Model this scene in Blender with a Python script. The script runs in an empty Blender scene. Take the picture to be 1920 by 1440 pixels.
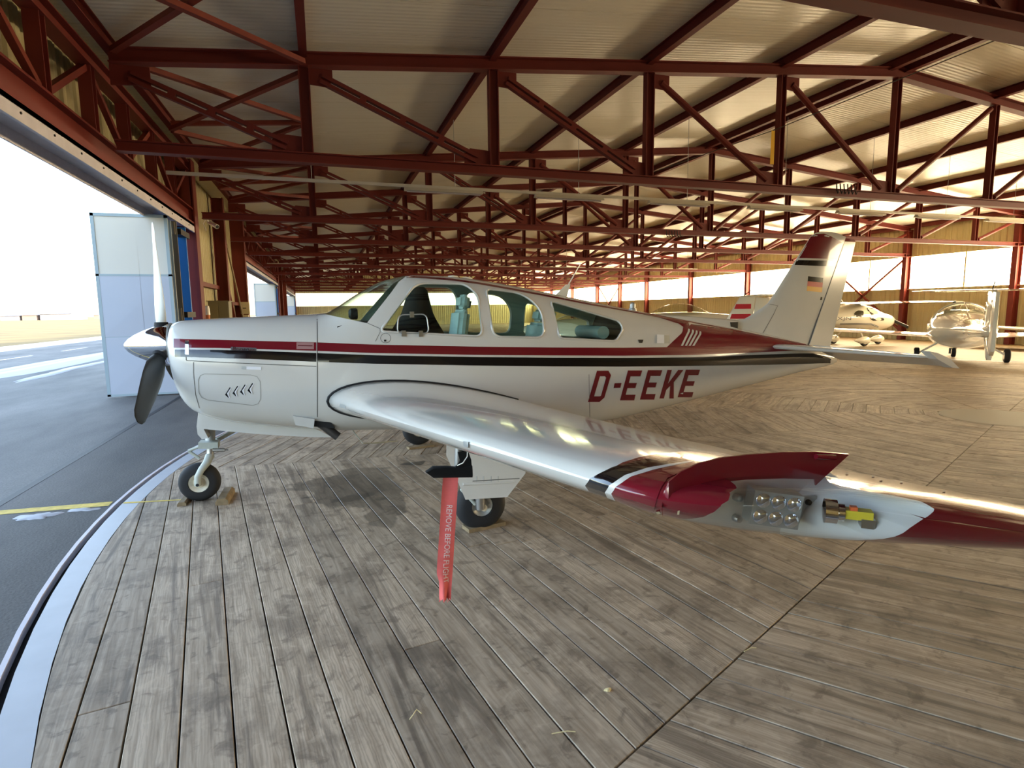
import bpy, bmesh, math, random
from mathutils import Vector, Matrix
from mathutils.bvhtree import BVHTree
random.seed(7)
PI = math.pi
scene = bpy.context.scene
COL = scene.collection

# ------------------------------------------------------------------ camera
CAM_LOC = Vector((0.0, 0.0, 1.611))
FPX, YAW, PITCH, ROLL = 1082.6, math.radians(18.064), math.radians(-7.2256), math.radians(-0.6833)
_f = Vector((math.sin(YAW)*math.cos(PITCH), math.cos(YAW)*math.cos(PITCH), math.sin(PITCH)))
_r = Vector((math.cos(YAW), -math.sin(YAW), 0.0))
_u = _r.cross(_f)
C_R = _r*math.cos(ROLL) + _u*math.sin(ROLL)
C_U = -_r*math.sin(ROLL) + _u*math.cos(ROLL)
C_F = _f
cam_data = bpy.data.cameras.new('camera')
cam_data.sensor_width = 36.0
cam_data.lens = FPX/1920*36
cam_data.clip_start = 0.05
cam_data.clip_end = 3000
cam = bpy.data.objects.new('camera', cam_data)
COL.objects.link(cam)
cam.matrix_world = Matrix(((C_R.x, C_U.x, -C_F.x, CAM_LOC.x), (C_R.y, C_U.y, -C_F.y, CAM_LOC.y), (C_R.z, C_U.z, -C_F.z, CAM_LOC.z), (0, 0, 0, 1)))
scene.camera = cam

def pix_ray(px, py):
    return (C_R*((px-960)/FPX) + C_U*((720-py)/FPX) + C_F).normalized()
def at(px, py, ax, v):
    d = pix_ray(px, py)
    return CAM_LOC + d*((v-CAM_LOC[ax])/d[ax])
def proj(p):
    q = Vector(p)-CAM_LOC
    z = q.dot(C_F)
    if z < 0.05: return None
    return (960+FPX*q.dot(C_R)/z, 720-FPX*q.dot(C_U)/z)

# ------------------------------------------------------------------ world, sun, exposure
world = bpy.data.worlds.new('world'); scene.world = world
world.use_nodes = True
wn = world.node_tree; wn.nodes.clear()
SUN_EL, SUN_AZ = math.radians(20), math.radians(-12)      # azimuth from +X (behind the window wall), turning towards +Y
sky = wn.nodes.new('ShaderNodeTexSky'); sky.sky_type = 'NISHITA'
sky.sun_disc = False; sky.sun_elevation = SUN_EL; sky.sun_rotation = PI/2 - SUN_AZ
sky.air_density = 1.0; sky.dust_density = 1.5; sky.ozone_density = 1.0
bg = wn.nodes.new('ShaderNodeBackground'); bg.inputs['Strength'].default_value = 0.58
wo = wn.nodes.new('ShaderNodeOutputWorld')
hs = wn.nodes.new('ShaderNodeHueSaturation'); hs.inputs['Saturation'].default_value = 0.85
wn.links.new(sky.outputs[0], hs.inputs['Color']); wn.links.new(hs.outputs[0], bg.inputs[0]); wn.links.new(bg.outputs[0], wo.inputs[0])

sl = bpy.data.lights.new('sun', 'SUN'); sl.energy = 2.6; sl.angle = math.radians(0.6); sl.color = (1.0, 0.86, 0.66)
sun = bpy.data.objects.new('sun', sl); COL.objects.link(sun)
sd = Vector((math.cos(SUN_EL)*math.cos(SUN_AZ), math.cos(SUN_EL)*math.sin(SUN_AZ), math.sin(SUN_EL)))
sun.rotation_euler = sd.to_track_quat('Z', 'Y').to_euler()
sun.location = sd*60

def portal(y0, y1):
    l = bpy.data.lights.new('door_portal', 'AREA'); l.shape = 'RECTANGLE'; l.size = y1-y0; l.size_y = 3.5
    l.cycles.is_portal = True
    o = bpy.data.objects.new('door_portal', l); COL.objects.link(o)
    o.location = (-3.35, (y0+y1)/2, 1.76); o.rotation_euler = Vector((-1, 0, 0)).to_track_quat('Z', 'Y').to_euler()
for a, b in ((-30.4, -11.9), (-2.4, 16.0), (25.7, 44.0), (53.8, 72.2)): portal(a, b)

vs = scene.view_settings
vs.view_transform = 'Standard'; vs.look = 'None'; vs.exposure = 1.4; vs.gamma = 1.0; vs.use_curve_mapping = False
scene.cycles.max_bounces = 8; scene.cycles.diffuse_bounces = 4; scene.cycles.glossy_bounces = 4
scene.cycles.transmission_bounces = 8; scene.cycles.transparent_max_bounces = 12
scene.cycles.use_denoising = True
scene.cycles.sample_clamp_indirect = 8.0
scene.cycles.caustics_reflective = False; scene.cycles.caustics_refractive = False

# ------------------------------------------------------------------ materials
def srgb(r, g, b):
    f = lambda c: (c/255/12.92) if c/255 <= 0.04045 else ((c/255+0.055)/1.055)**2.4
    return (f(r), f(g), f(b), 1.0)
MATS = {}
def mat(name, col, rough=0.5, metal=0.0, coat=0.0, alpha=1.0, trans=0.0, ior=1.45, emit=None, estr=0.0, noise=0.0, nscale=6.0, bump=0.0, bscale=40.0, spec=0.5, subsurface=0.0):
    m = bpy.data.materials.new(name); m.use_nodes = True
    nt = m.node_tree; p = nt.nodes['Principled BSDF']
    p.inputs['Base Color'].default_value = col; p.inputs['Roughness'].default_value = rough; p.inputs['Metallic'].default_value = metal
    p.inputs['Coat Weight'].default_value = coat; p.inputs['Coat Roughness'].default_value = 0.03
    p.inputs['Transmission Weight'].default_value = trans; p.inputs['IOR'].default_value = ior; p.inputs['Alpha'].default_value = alpha
    p.inputs['Specular IOR Level'].default_value = spec
    if emit: p.inputs['Emission Color'].default_value = emit; p.inputs['Emission Strength'].default_value = estr
    if noise > 0 or bump > 0:
        tc = nt.nodes.new('ShaderNodeNewGeometry')
    if noise > 0:
        n = nt.nodes.new('ShaderNodeTexNoise'); n.inputs['Scale'].default_value = nscale; n.inputs['Detail'].default_value = 6
        nt.links.new(tc.outputs['Position'], n.inputs['Vector'])
        mr = nt.nodes.new('ShaderNodeMapRange'); mr.inputs['From Min'].default_value = 0.3; mr.inputs['From Max'].default_value = 0.7
        mr.inputs['To Min'].default_value = 1-noise; mr.inputs['To Max'].default_value = 1+noise*0.6
        nt.links.new(n.outputs['Fac'], mr.inputs['Value'])
        mx = nt.nodes.new('ShaderNodeMix'); mx.data_type = 'RGBA'; mx.blend_type = 'MULTIPLY'; mx.inputs[0].default_value = 1.0
        mx.inputs[6].default_value = col
        nt.links.new(mr.outputs[0], mx.inputs[7]); nt.links.new(mx.outputs[2], p.inputs['Base Color'])
    if bump > 0:
        n2 = nt.nodes.new('ShaderNodeTexNoise'); n2.inputs['Scale'].default_value = bscale; n2.inputs['Detail'].default_value = 4
        nt.links.new(tc.outputs['Position'], n2.inputs['Vector'])
        b = nt.nodes.new('ShaderNodeBump'); b.inputs['Strength'].default_value = bump; b.inputs['Distance'].default_value = 0.01
        nt.links.new(n2.outputs['Fac'], b.inputs['Height']); nt.links.new(b.outputs[0], p.inputs['Normal'])
    MATS[name] = m
    return m
def nd(nt, t, **kw):
    n = nt.nodes.new(t)
    for k, v in kw.items():
        if k in n.inputs: n.inputs[k].default_value = v
        else: setattr(n, k, v)
    return n

M_steel = mat('red_oxide_steel', srgb(112, 44, 36), 0.55, noise=0.12, nscale=1.5, spec=0.35)
M_steel_l = mat('orange_oxide_steel', srgb(124, 54, 40), 0.55, noise=0.1, spec=0.35)
M_trackgrey = mat('galvanised_track', srgb(196, 190, 196), 0.5, noise=0.08)
M_white = mat('aircraft_white', srgb(212, 210, 204), 0.13, coat=0.25, noise=0.03, nscale=3.0)
M_red = mat('burgundy_paint', srgb(112, 22, 34), 0.16, coat=0.5)
M_black = mat('black_paint', srgb(16, 15, 18), 0.12, coat=0.5)
M_dark = mat('black_rubber', srgb(30, 30, 32), 0.75, noise=0.1)
M_blackcloth = mat('black_cloth', srgb(14, 13, 14), 0.95)
M_chrome = mat('polished_chrome', srgb(225, 226, 230), 0.06, metal=1.0)
M_alu = mat('bare_aluminium', srgb(190, 192, 192), 0.28, metal=1.0)
M_dullalu = mat('dull_aluminium', srgb(176, 178, 176), 0.5, metal=0.6)
M_iron = mat('dark_iron', srgb(48, 46, 44), 0.5, metal=0.6)
M_exhaust = mat('sooty_steel', srgb(66, 62, 60), 0.55, metal=0.5, noise=0.2, nscale=20)
M_blade = mat('satin_black_blade', srgb(44, 45, 44), 0.38)
M_bladeback = mat('grey_blade_face', srgb(206, 204, 196), 0.4)
M_wheel = mat('cream_wheel_paint', srgb(214, 206, 186), 0.45, noise=0.12, nscale=30)
M_gearpaint = mat('pale_green_gear_paint', srgb(178, 182, 172), 0.4, noise=0.08, nscale=20)
M_seam = mat('panel_seam', srgb(92, 90, 86), 0.7)
M_interior = mat('cabin_lining', srgb(150, 168, 160), 0.8)
M_seat = mat('pale_blue_seat_leather', srgb(168, 186, 186), 0.6, bump=0.05)
M_dash = mat('black_panel', srgb(20, 21, 24), 0.6)
M_cloth = mat('faded_red_ribbon', srgb(230, 108, 104), 0.85, noise=0.08, nscale=25)
M_print = mat('white_print', srgb(228, 214, 208), 0.8)
M_chock = mat('chock_wood', srgb(134, 116, 88), 0.8, noise=0.25, nscale=18)
M_beige = mat('beige_cladding', srgb(186, 174, 132), 0.55, noise=0.05, nscale=0.8)
M_skylight = mat('lamp_housing_white', srgb(214, 210, 196), 0.4)
M_blue = mat('blue_door_edge', srgb(40, 112, 196), 0.4)
M_leaf = mat('door_leaf_grey', srgb(164, 172, 188), 0.45, noise=0.03, nscale=1.0)
M_leafframe = mat('door_frame_grey', srgb(140, 158, 168), 0.4)
M_hinge = mat('brown_hinge_steel', srgb(84, 76, 62), 0.6)
M_offwhite = mat('gelcoat_white', srgb(232, 228, 214), 0.12, coat=0.7)
M_tint = mat('tinted_canopy', srgb(60, 58, 46), 0.08, trans=0.0, spec=0.8)
M_cab = mat('cabinet_olive', srgb(126, 118, 88), 0.5)
M_cream = mat('cream_paint', srgb(206, 194, 160), 0.5)
M_yellow = mat('yellow_road_paint', srgb(214, 186, 84), 0.7, noise=0.3, nscale=14)
M_yellowtag = mat('yellow_tag', srgb(238, 190, 40), 0.6)
M_snow = mat('old_snow', srgb(178, 180, 186), 0.8, bump=0.3, bscale=8)
M_straw = mat('straw', srgb(214, 198, 150), 0.8)
M_ring = mat('pale_steel_ring', srgb(172, 175, 180), 0.45, noise=0.06, nscale=5)
M_gap = mat('black_gap', srgb(14, 13, 14), 0.9)

def glass_mat(name, tint, fres=1.0):
    m = bpy.data.materials.new(name); m.use_nodes = True; nt = m.node_tree; nt.nodes.clear()
    o = nd(nt, 'ShaderNodeOutputMaterial'); t = nd(nt, 'ShaderNodeBsdfTransparent'); t.inputs[0].default_value = tint
    g = nd(nt, 'ShaderNodeBsdfGlossy'); g.inputs['Roughness'].default_value = 0.02
    lw = nd(nt, 'ShaderNodeLayerWeight'); lw.inputs['Blend'].default_value = 0.5
    pw = nd(nt, 'ShaderNodeMath', operation='POWER'); pw.inputs[1].default_value = 4.5
    mp = nd(nt, 'ShaderNodeMath', operation='MULTIPLY_ADD'); mp.inputs[1].default_value = 0.9*fres; mp.inputs[2].default_value = 0.035*fres
    nt.links.new(lw.outputs['Facing'], pw.inputs[0])
    mx = nd(nt, 'ShaderNodeMixShader')
    nt.links.new(pw.outputs[0], mp.inputs[0]); nt.links.new(mp.outputs[0], mx.inputs[0]); nt.links.new(t.outputs[0], mx.inputs[1]); nt.links.new(g.outputs[0], mx.inputs[2]); nt.links.new(mx.outputs[0], o.inputs[0])
    MATS[name] = m
    return m
M_glass = glass_mat('green_tinted_perspex', (0.90, 0.965, 0.93, 1))
M_lens = glass_mat('clear_lens', (0.95, 0.96, 0.95, 1), 1.0)
M_winlight = mat('sunlit_window_pane', srgb(255, 250, 236), 0.5, emit=(1.0, 0.79, 0.48, 1), estr=13.0)
M_winfar = mat('hazy_window_pane', srgb(255, 250, 220), 0.5, emit=(1.0, 0.93, 0.66, 1), estr=1.1)
M_pane = mat('frosted_pane', srgb(196, 195, 188), 0.5)

# ------------------------------------------------------------------ mesh helpers
class MB:
    def __init__(s): s.v = []; s.f = []; s.m = []; s.uv = None
    def add(s, vs_, fs_, mi=0):
        o = len(s.v); s.v += [tuple(v) for v in vs_]; s.f += [tuple(i+o for i in f) for f in fs_]; s.m += [mi]*len(fs_); return s
    def box(s, c, d, mi=0, rot=None):
        c = Vector(c); hx, hy, hz = d[0]/2, d[1]/2, d[2]/2
        P = [Vector((x, y, z)) for x in (-hx, hx) for y in (-hy, hy) for z in (-hz, hz)]
        if rot is not None: P = [rot @ p for p in P]
        return s.add([c+p for p in P], [(0, 1, 3, 2), (4, 6, 7, 5), (0, 4, 5, 1), (2, 3, 7, 6), (0, 2, 6, 4), (1, 5, 7, 3)], mi)
    def bb(s, a, b, mi=0):
        return s.box([(a[i]+b[i])/2 for i in range(3)], [abs(b[i]-a[i]) for i in range(3)], mi)
    def beam(s, p, q, w, h, up=(0, 0, 1), mi=0):
        p, q = Vector(p), Vector(q); d = (q-p); L = d.length; d.normalize()
        upv = Vector(up); sd_ = d.cross(upv)
        if sd_.length < 1e-4: sd_ = d.cross(Vector((1, 0, 0)))
        sd_.normalize(); u = sd_.cross(d)
        P = [p + d*(L*a) + sd_*(w*b/2) + u*(h*c/2) for a in (0, 1) for b in (-1, 1) for c in (-1, 1)]
        return s.add(P, [(0, 1, 3, 2), (4, 6, 7, 5), (0, 4, 5, 1), (2, 3, 7, 6), (0, 2, 6, 4), (1, 5, 7, 3)], mi)
    def ibeam(s, p, q, w, h, up=(0, 0, 1), tf=0.016, tw=0.012, mi=0):
        p, q = Vector(p), Vector(q); d = (q-p).normalized(); sd_ = d.cross(Vector(up)).normalized(); u = sd_.cross(d)
        s.beam(p+u*(h/2-tf/2), q+u*(h/2-tf/2), w, tf, up, mi); s.beam(p-u*(h/2-tf/2), q-u*(h/2-tf/2), w, tf, up, mi)
        return s.beam(p, q, tw, h-2*tf, up, mi)
    def tube(s, pts, r, n=10, mi=0, caps=True):
        pts = [Vector(p) for p in pts]; rs = r if isinstance(r, (list, tuple)) else [r]*len(pts)
        rings = []; ref = None
        for i, p in enumerate(pts):
            d = (pts[min(i+1, len(pts)-1)]-pts[max(i-1, 0)]).normalized()
            if ref is None: ref = Vector((0, 0, 1)) if abs(d.z) < 0.9 else Vector((1, 0, 0))
            a = d.cross(ref).normalized(); b = a.cross(d).normalized(); ref = b
            rings.append([p + (a*math.cos(2*PI*k/n)+b*math.sin(2*PI*k/n))*rs[i] for k in range(n)])
        V = [v for r_ in rings for v in r_]; F = []
        for i in range(len(pts)-1):
            for k in range(n): F.append((i*n+k, i*n+(k+1) % n, (i+1)*n+(k+1) % n, (i+1)*n+k))
        if caps: F.append(tuple(range(n-1, -1, -1))); F.append(tuple((len(pts)-1)*n+k for k in range(n)))
        return s.add(V, F, mi)
    def lathe(s, prof, c=(0, 0, 0), axis='X', n=32, mi=0):
        # prof: (a, r) pairs along the axis
        V = []; F = []; c = Vector(c)
        for a, r in prof:
            for k in range(n):
                t = 2*PI*k/n; q = (r*math.cos(t), r*math.sin(t))
                V.append(c + (Vector((a, q[0], q[1])) if axis == 'X' else Vector((q[0], a, q[1])) if axis == 'Y' else Vector((q[0], q[1], a))))
        for i in range(len(prof)-1):
            for k in range(n): F.append((i*n+k, i*n+(k+1) % n, (i+1)*n+(k+1) % n, (i+1)*n+k))
        if prof[0][1] > 1e-5: F.append(tuple(range(n-1, -1, -1)))
        if prof[-1][1] > 1e-5: F.append(tuple((len(prof)-1)*n+k for k in range(n)))
        return s.add(V, F, mi)
    def loft(s, secs, closed=True, caps=True, mi=0):
        n = len(secs[0]); V = [v for q in secs for v in q]; F = []
        for i in range(len(secs)-1):
            for k in range(n if closed else n-1): F.append((i*n+k, i*n+(k+1) % n, (i+1)*n+(k+1) % n, (i+1)*n+k))
        if caps and closed: F.append(tuple(range(n-1, -1, -1))); F.append(tuple((len(secs)-1)*n+k for k in range(n)))
        return s.add(V, F, mi)
    def prism(s, poly, d, mi=0):
        # poly: 3D points (planar loop), d: extrusion vector
        n = len(poly); d = Vector(d); P = [Vector(p) for p in poly]
        return s.add(P+[p+d for p in P], [tuple(range(n-1, -1, -1)), tuple(range(n, 2*n))]+[(k, (k+1) % n, n+(k+1) % n, n+k) for k in range(n)], mi)
    def mesh(s, name):
        me = bpy.data.meshes.new(name); me.from_pydata(s.v, [], s.f); me.polygons.foreach_set('material_index', s.m); me.update(); return me

def link(name, me, mats=None, parent=None, smooth=None, fix=True):
    if mats is not None:
        for m in (mats if isinstance(mats, (list, tuple)) else [mats]): me.materials.append(m)
    if fix:
        bm = bmesh.new(); bm.from_mesh(me); bmesh.ops.recalc_face_normals(bm, faces=bm.faces); bm.to_mesh(me); bm.free()
    if smooth is not None:
        me.polygons.foreach_set('use_smooth', [True]*len(me.polygons)); me.set_sharp_from_angle(angle=math.radians(smooth))
    o = bpy.data.objects.new(name, me); COL.objects.link(o)
    if parent is not None: o.parent = parent; o.matrix_parent_inverse = Matrix.Translation(-parent.location) if parent.type == 'EMPTY' else Matrix()
    return o
def build(mb, name, mats, parent=None, smooth=None):
    return link(name, mb.mesh(name), mats, parent, smooth)
def tag(o, label, cat, group=None):
    o['label'] = label; o['category'] = cat
    if group: o['group'] = group
    return o
def struct(o): o['kind'] = 'structure'; return o
def thing(name, label, cat, loc=(0, 0, 0), group=None):
    o = bpy.data.objects.new(name, None); COL.objects.link(o); o.location = loc; o.empty_display_size = 0.2
    return tag(o, label, cat, group)
def dup(root, off, label=None, group=None, name=None):
    r = root.copy(); COL.objects.link(r); r.location = root.location + Vector(off)
    if label: r['label'] = label
    if group: r['group'] = group
    for ch in list(root.children):
        c = ch.copy(); COL.objects.link(c); c.parent = r; c.matrix_parent_inverse = ch.matrix_parent_inverse.copy()
        for g in list(ch.children):
            d = g.copy(); COL.objects.link(d); d.parent = c; d.matrix_parent_inverse = g.matrix_parent_inverse.copy()
    return r
def lerp(a, b, t): return a+(b-a)*t
def interp(tab, x):
    # piecewise linear on rows (x, a, b, ...)
    if x <= tab[0][0]: return tab[0][1:]
    for i in range(len(tab)-1):
        if x <= tab[i+1][0]:
            t = (x-tab[i][0])/(tab[i+1][0]-tab[i][0]); return tuple(lerp(p, q, t) for p, q in zip(tab[i][1:], tab[i+1][1:]))
    return tab[-1][1:]
def spline(tab, x):
    # Catmull-Rom (monotone-limited) on rows (x, a, b, ...)
    if x <= tab[0][0]: return tab[0][1:]
    if x >= tab[-1][0]: return tab[-1][1:]
    for i in range(len(tab)-1):
        if x <= tab[i+1][0]: break
    h = tab[i+1][0]-tab[i][0]; t = (x-tab[i][0])/h; out = []
    for k in range(1, len(tab[0])):
        d1 = (tab[i+1][k]-tab[i][k])/h
        d0 = (tab[i][k]-tab[i-1][k])/(tab[i][0]-tab[i-1][0]) if i > 0 else d1
        d2 = (tab[i+2][k]-tab[i+1][k])/(tab[i+2][0]-tab[i+1][0]) if i+2 < len(tab) else d1
        lim = lambda a, b: 0.0 if a*b <= 0 else 2*a*b/(a+b)
        m0, m1 = lim(d0, d1)*h, lim(d1, d2)*h
        out.append((2*t**3-3*t*t+1)*tab[i][k]+(t**3-2*t*t+t)*m0+(-2*t**3+3*t*t)*tab[i+1][k]+(t**3-t*t)*m1)
    return tuple(out)
# ------------------------------------------------------------------ hangar dimensions (metres; X across the hangar, Y along it)
XL, XR, XRIDGE = -2.75, 26.9, 12.05            # door line, window wall, ridge
Y_NEAR, Y_FAR = -30.5, 73.0
TY = [3.75, 9.9, 16.16, 20.82, 25.52, 31.72, 37.92, 44.2, 48.9, 53.6, 59.8, 66.0]   # roof trusses
TY_BACK = [-2.45, -7.15, -11.85, -18.05, -24.25]
def roof_z(x): return 5.20 + (6.58-5.20)*(1-abs(x-XRIDGE)/(XRIDGE-XL))      # centre line of the top chord
DOORS = ((-30.4, -11.85), (-2.45, 16.16), (25.52, 44.2), (53.6, 72.3))
DOOR_TOP = 3.55

# ---- wood for the planks
def wood_mat(name, c_light, c_dark, uv=True, stains=True):
    m = bpy.data.materials.new(name); m.use_nodes = True; nt = m.node_tree; p = nt.nodes['Principled BSDF']; L = nt.links.new
    p.inputs['Roughness'].default_value = 0.62; p.inputs['Specular IOR Level'].default_value = 0.4
    tc = nd(nt, 'ShaderNodeTexCoord'); geo = nd(nt, 'ShaderNodeNewGeometry'); oi = nd(nt, 'ShaderNodeObjectInfo')
    mp = nd(nt, 'ShaderNodeMapping'); mp.inputs['Scale'].default_value = (1.0, 14.0, 1.0)
    L(tc.outputs['UV'], mp.inputs['Vector'])
    g = nd(nt, 'ShaderNodeTexNoise', Scale=2.2, Detail=6.0, Roughness=0.5, Distortion=1.2); L(mp.outputs[0], g.inputs['Vector'])
    mp2 = nd(nt, 'ShaderNodeMapping'); mp2.inputs['Scale'].default_value = (0.9, 5.0, 1.0); L(tc.outputs['UV'], mp2.inputs['Vector'])
    w = nd(nt, 'ShaderNodeTexWave', Scale=5.0, Distortion=9.0, Detail=3.0); w.inputs['Detail Scale'].default_value = 1.2; w.bands_direction = 'Y'; L(mp2.outputs[0], w.inputs['Vector'])
    b = nd(nt, 'ShaderNodeTexNoise', Scale=2.2, Detail=7.0, Roughness=0.65); L(geo.outputs['Position'], b.inputs['Vector'])
    b2 = nd(nt, 'ShaderNodeTexNoise', Scale=9.0, Detail=5.0, Roughness=0.6, Distortion=0.6); L(geo.outputs['Position'], b2.inputs['Vector'])
    def mr(src, a, c, d, e):
        n = nd(nt, 'ShaderNodeMapRange'); n.inputs[1].default_value = a; n.inputs[2].default_value = c; n.inputs[3].default_value = d; n.inputs[4].default_value = e; L(src, n.inputs[0]); return n.outputs[0]
    def mix(fac, a, c, mode='MIX'):
        n = nd(nt, 'ShaderNodeMix'); n.data_type = 'RGBA'; n.blend_type = mode
        if isinstance(fac, float): n.inputs[0].default_value = fac
        else: L(fac, n.inputs[0])
        for s_, i in ((a, 6), (c, 7)):
            if isinstance(s_, tuple): n.inputs[i].default_value = s_
            else: L(s_, n.inputs[i])
        return n.outputs[2]
    col = mix(mr(g.outputs['Fac'], 0.30, 0.66, 0.15, 1), c_dark, c_light)
    wl = nd(nt, 'ShaderNodeMath', operation='MULTIPLY'); L(mr(w.outputs['Fac'], 0.15, 0.45, 1.0, 0.0), wl.inputs[0]); L(mr(oi.outputs['Random'], 0.3, 0.9, 0.05, 0.34), wl.inputs[1])
    col = mix(wl.outputs[0], col, tuple(x*0.55 for x in c_dark[:3])+(1,))
    col = mix(mr(b.outputs['Fac'], 0.50, 0.64, 0.0, 0.55), col, (c_dark[0]*0.50, c_dark[1]*0.50, c_dark[2]*0.53, 1))
    col = mix(mr(b2.outputs['Fac'], 0.56, 0.65, 0.0, 0.58), col, (c_dark[0]*0.52, c_dark[1]*0.52, c_dark[2]*0.56, 1))
    col = mix(mr(b2.outputs['Fac'], 0.42, 0.30, 0.0, 0.35), col, tuple(min(1, x*1.28) for x in c_light[:3])+(1,))
    mp3 = nd(nt, 'ShaderNodeMapping'); mp3.inputs['Scale'].default_value = (0.45, 4.2, 1.0); L(tc.outputs['UV'], mp3.inputs['Vector'])
    st_ = nd(nt, 'ShaderNodeTexNoise', Scale=1.3, Detail=6.0, Roughness=0.6, Distortion=1.5); L(mp3.outputs[0], st_.inputs['Vector'])
    col = mix(mr(st_.outputs['Fac'], 0.53, 0.64, 0.0, 0.66), col, (c_dark[0]*0.42, c_dark[1]*0.42, c_dark[2]*0.45, 1))
    rv = mr(oi.outputs['Random'], 0, 1, 0.80, 1.16)
    col = mix(1.0, col, rv, 'MULTIPLY')
    rough = None
    if stains:
        # oil and water stains with a shape of their own: warped ellipses on the planks by the nose and under the cowling
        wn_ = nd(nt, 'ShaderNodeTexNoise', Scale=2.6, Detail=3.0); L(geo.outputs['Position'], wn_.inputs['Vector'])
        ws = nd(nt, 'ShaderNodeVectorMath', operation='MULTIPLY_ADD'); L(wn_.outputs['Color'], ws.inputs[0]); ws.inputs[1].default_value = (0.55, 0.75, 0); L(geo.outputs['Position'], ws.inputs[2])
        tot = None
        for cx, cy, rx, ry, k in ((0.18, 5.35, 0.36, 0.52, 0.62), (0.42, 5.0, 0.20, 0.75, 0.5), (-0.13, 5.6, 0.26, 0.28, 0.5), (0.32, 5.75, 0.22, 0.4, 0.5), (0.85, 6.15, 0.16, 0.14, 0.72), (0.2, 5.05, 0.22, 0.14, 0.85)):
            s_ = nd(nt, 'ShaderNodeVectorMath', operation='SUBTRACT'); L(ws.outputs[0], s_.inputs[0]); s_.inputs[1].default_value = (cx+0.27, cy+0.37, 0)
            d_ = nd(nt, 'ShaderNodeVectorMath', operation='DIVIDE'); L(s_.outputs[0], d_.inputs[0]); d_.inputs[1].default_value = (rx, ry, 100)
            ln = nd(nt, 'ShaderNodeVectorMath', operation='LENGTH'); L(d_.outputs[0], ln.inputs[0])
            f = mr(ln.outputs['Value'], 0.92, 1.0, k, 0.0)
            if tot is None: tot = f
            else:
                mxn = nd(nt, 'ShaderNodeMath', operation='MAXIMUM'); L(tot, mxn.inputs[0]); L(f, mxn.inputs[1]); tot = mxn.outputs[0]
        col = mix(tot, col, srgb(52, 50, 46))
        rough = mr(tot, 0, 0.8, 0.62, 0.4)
    L(col, p.inputs['Base Color'])
    if rough is not None: L(rough, p.inputs['Roughness'])
    bp = nd(nt, 'ShaderNodeBump', Strength=0.25, Distance=0.004); L(g.outputs['Fac'], bp.inputs['Height']); L(bp.outputs[0], p.inputs['Normal'])
    return m
M_wood = wood_mat('weathered_planks', srgb(190, 171, 147), srgb(141, 122, 99))

# ---- concrete/wood floor round the turntable (far away: boards as pattern only)
M_floor = bpy.data.materials.new('brown_hangar_floor'); M_floor.use_nodes = True
nt = M_floor.node_tree; p = nt.nodes['Principled BSDF']; p.inputs['Roughness'].default_value = 0.55
geo = nd(nt, 'ShaderNodeNewGeometry'); mp = nd(nt, 'ShaderNodeMapping'); mp.inputs['Rotation'].default_value = (0, 0, math.radians(63)); nt.links.new(geo.outputs['Position'], mp.inputs[0])
br = nd(nt, 'ShaderNodeTexBrick', Scale=1.0); br.inputs['Brick Width'].default_value = 4.0; br.inputs['Row Height'].default_value = 0.19; br.inputs['Mortar Size'].default_value = 0.008
br.inputs['Color1'].default_value = srgb(126, 104, 70); br.inputs['Color2'].default_value = srgb(108, 88, 58); br.inputs['Mortar'].default_value = srgb(60, 48, 34)
nt.links.new(mp.outputs[0], br.inputs['Vector']); nt.links.new(br.outputs['Color'], p.inputs['Base Color'])

TC = Vector((9.25, 5.6)); R_RING_IN, R_RING_OUT, R_GAP, R_RAIL = 10.83, 10.965, 11.01, 11.035
SEAMS = [174.2, 205.3, 235, 265, 295, 325, 355, 385, 415, 445, 475, 504.5, 534.2]
# floor slab with a round pit for the turntable
def ring_mesh(mb, r0, r1, z0, z1, n=160, mi=0):
    V = []; F = []
    for k in range(n):
        a = 2*PI*k/n; c, s = math.cos(a), math.sin(a)
        V += [(TC.x+r0*c, TC.y+r0*s, z1), (TC.x+r1*c, TC.y+r1*s, z1), (TC.x+r1*c, TC.y+r1*s, z0), (TC.x+r0*c, TC.y+r0*s, z0)]
    for k in range(n):
        a, b = 4*k, 4*((k+1) % n)
        for j in range(4): F.append((a+j, a+(j+1) % 4, b+(j+1) % 4, b+j))
    return mb.add(V, F, mi)
def slab_with_hole(mb, x0, x1, y0, y1, z, r, n=160, clip=None):
    # flat sheet with a circular hole: fan of quads between circle and a square boundary, then the rest as rectangles
    V = []; F = []; H = r+0.6
    for k in range(n):
        a = 2*PI*k/n; c, s = math.cos(a), math.sin(a); q = H/max(abs(c), abs(s))
        V += [(TC.x+r*c, TC.y+r*s, z), (TC.x+q*c, TC.y+q*s, z)]
    for k in range(n):
        a, b = 2*k, 2*((k+1) % n); F.append((a, a+1, b+1, b))
    mb.add(V, F)
    X0, X1, Y0_, Y1_ = TC.x-H, TC.x+H, TC.y-H, TC.y+H
    for a, b, c, d in ((x0, x1, y0, Y0_), (x0, x1, Y1_, y1), (x0, X0, Y0_, Y1_), (X1, x1, Y0_, Y1_)):
        if b > a and d > c: mb.add([(a, c, z), (b, c, z), (b, d, z), (a, d, z)], [(0, 1, 2, 3)])
mb = MB(); slab_with_hole(mb, TC.x-R_RAIL-0.6, XR+0.3, Y_NEAR, Y_FAR, -0.004, R_RAIL-0.01)
mb.add([(TC.x-11, TC.y-11, -0.06), (TC.x+11, TC.y-11, -0.06), (TC.x+11, TC.y+11, -0.06), (TC.x-11, TC.y+11, -0.06)], [(0, 1, 2, 3)], 1)
floor = struct(build(mb, 'floor', [M_floor, M_gap]))

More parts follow.
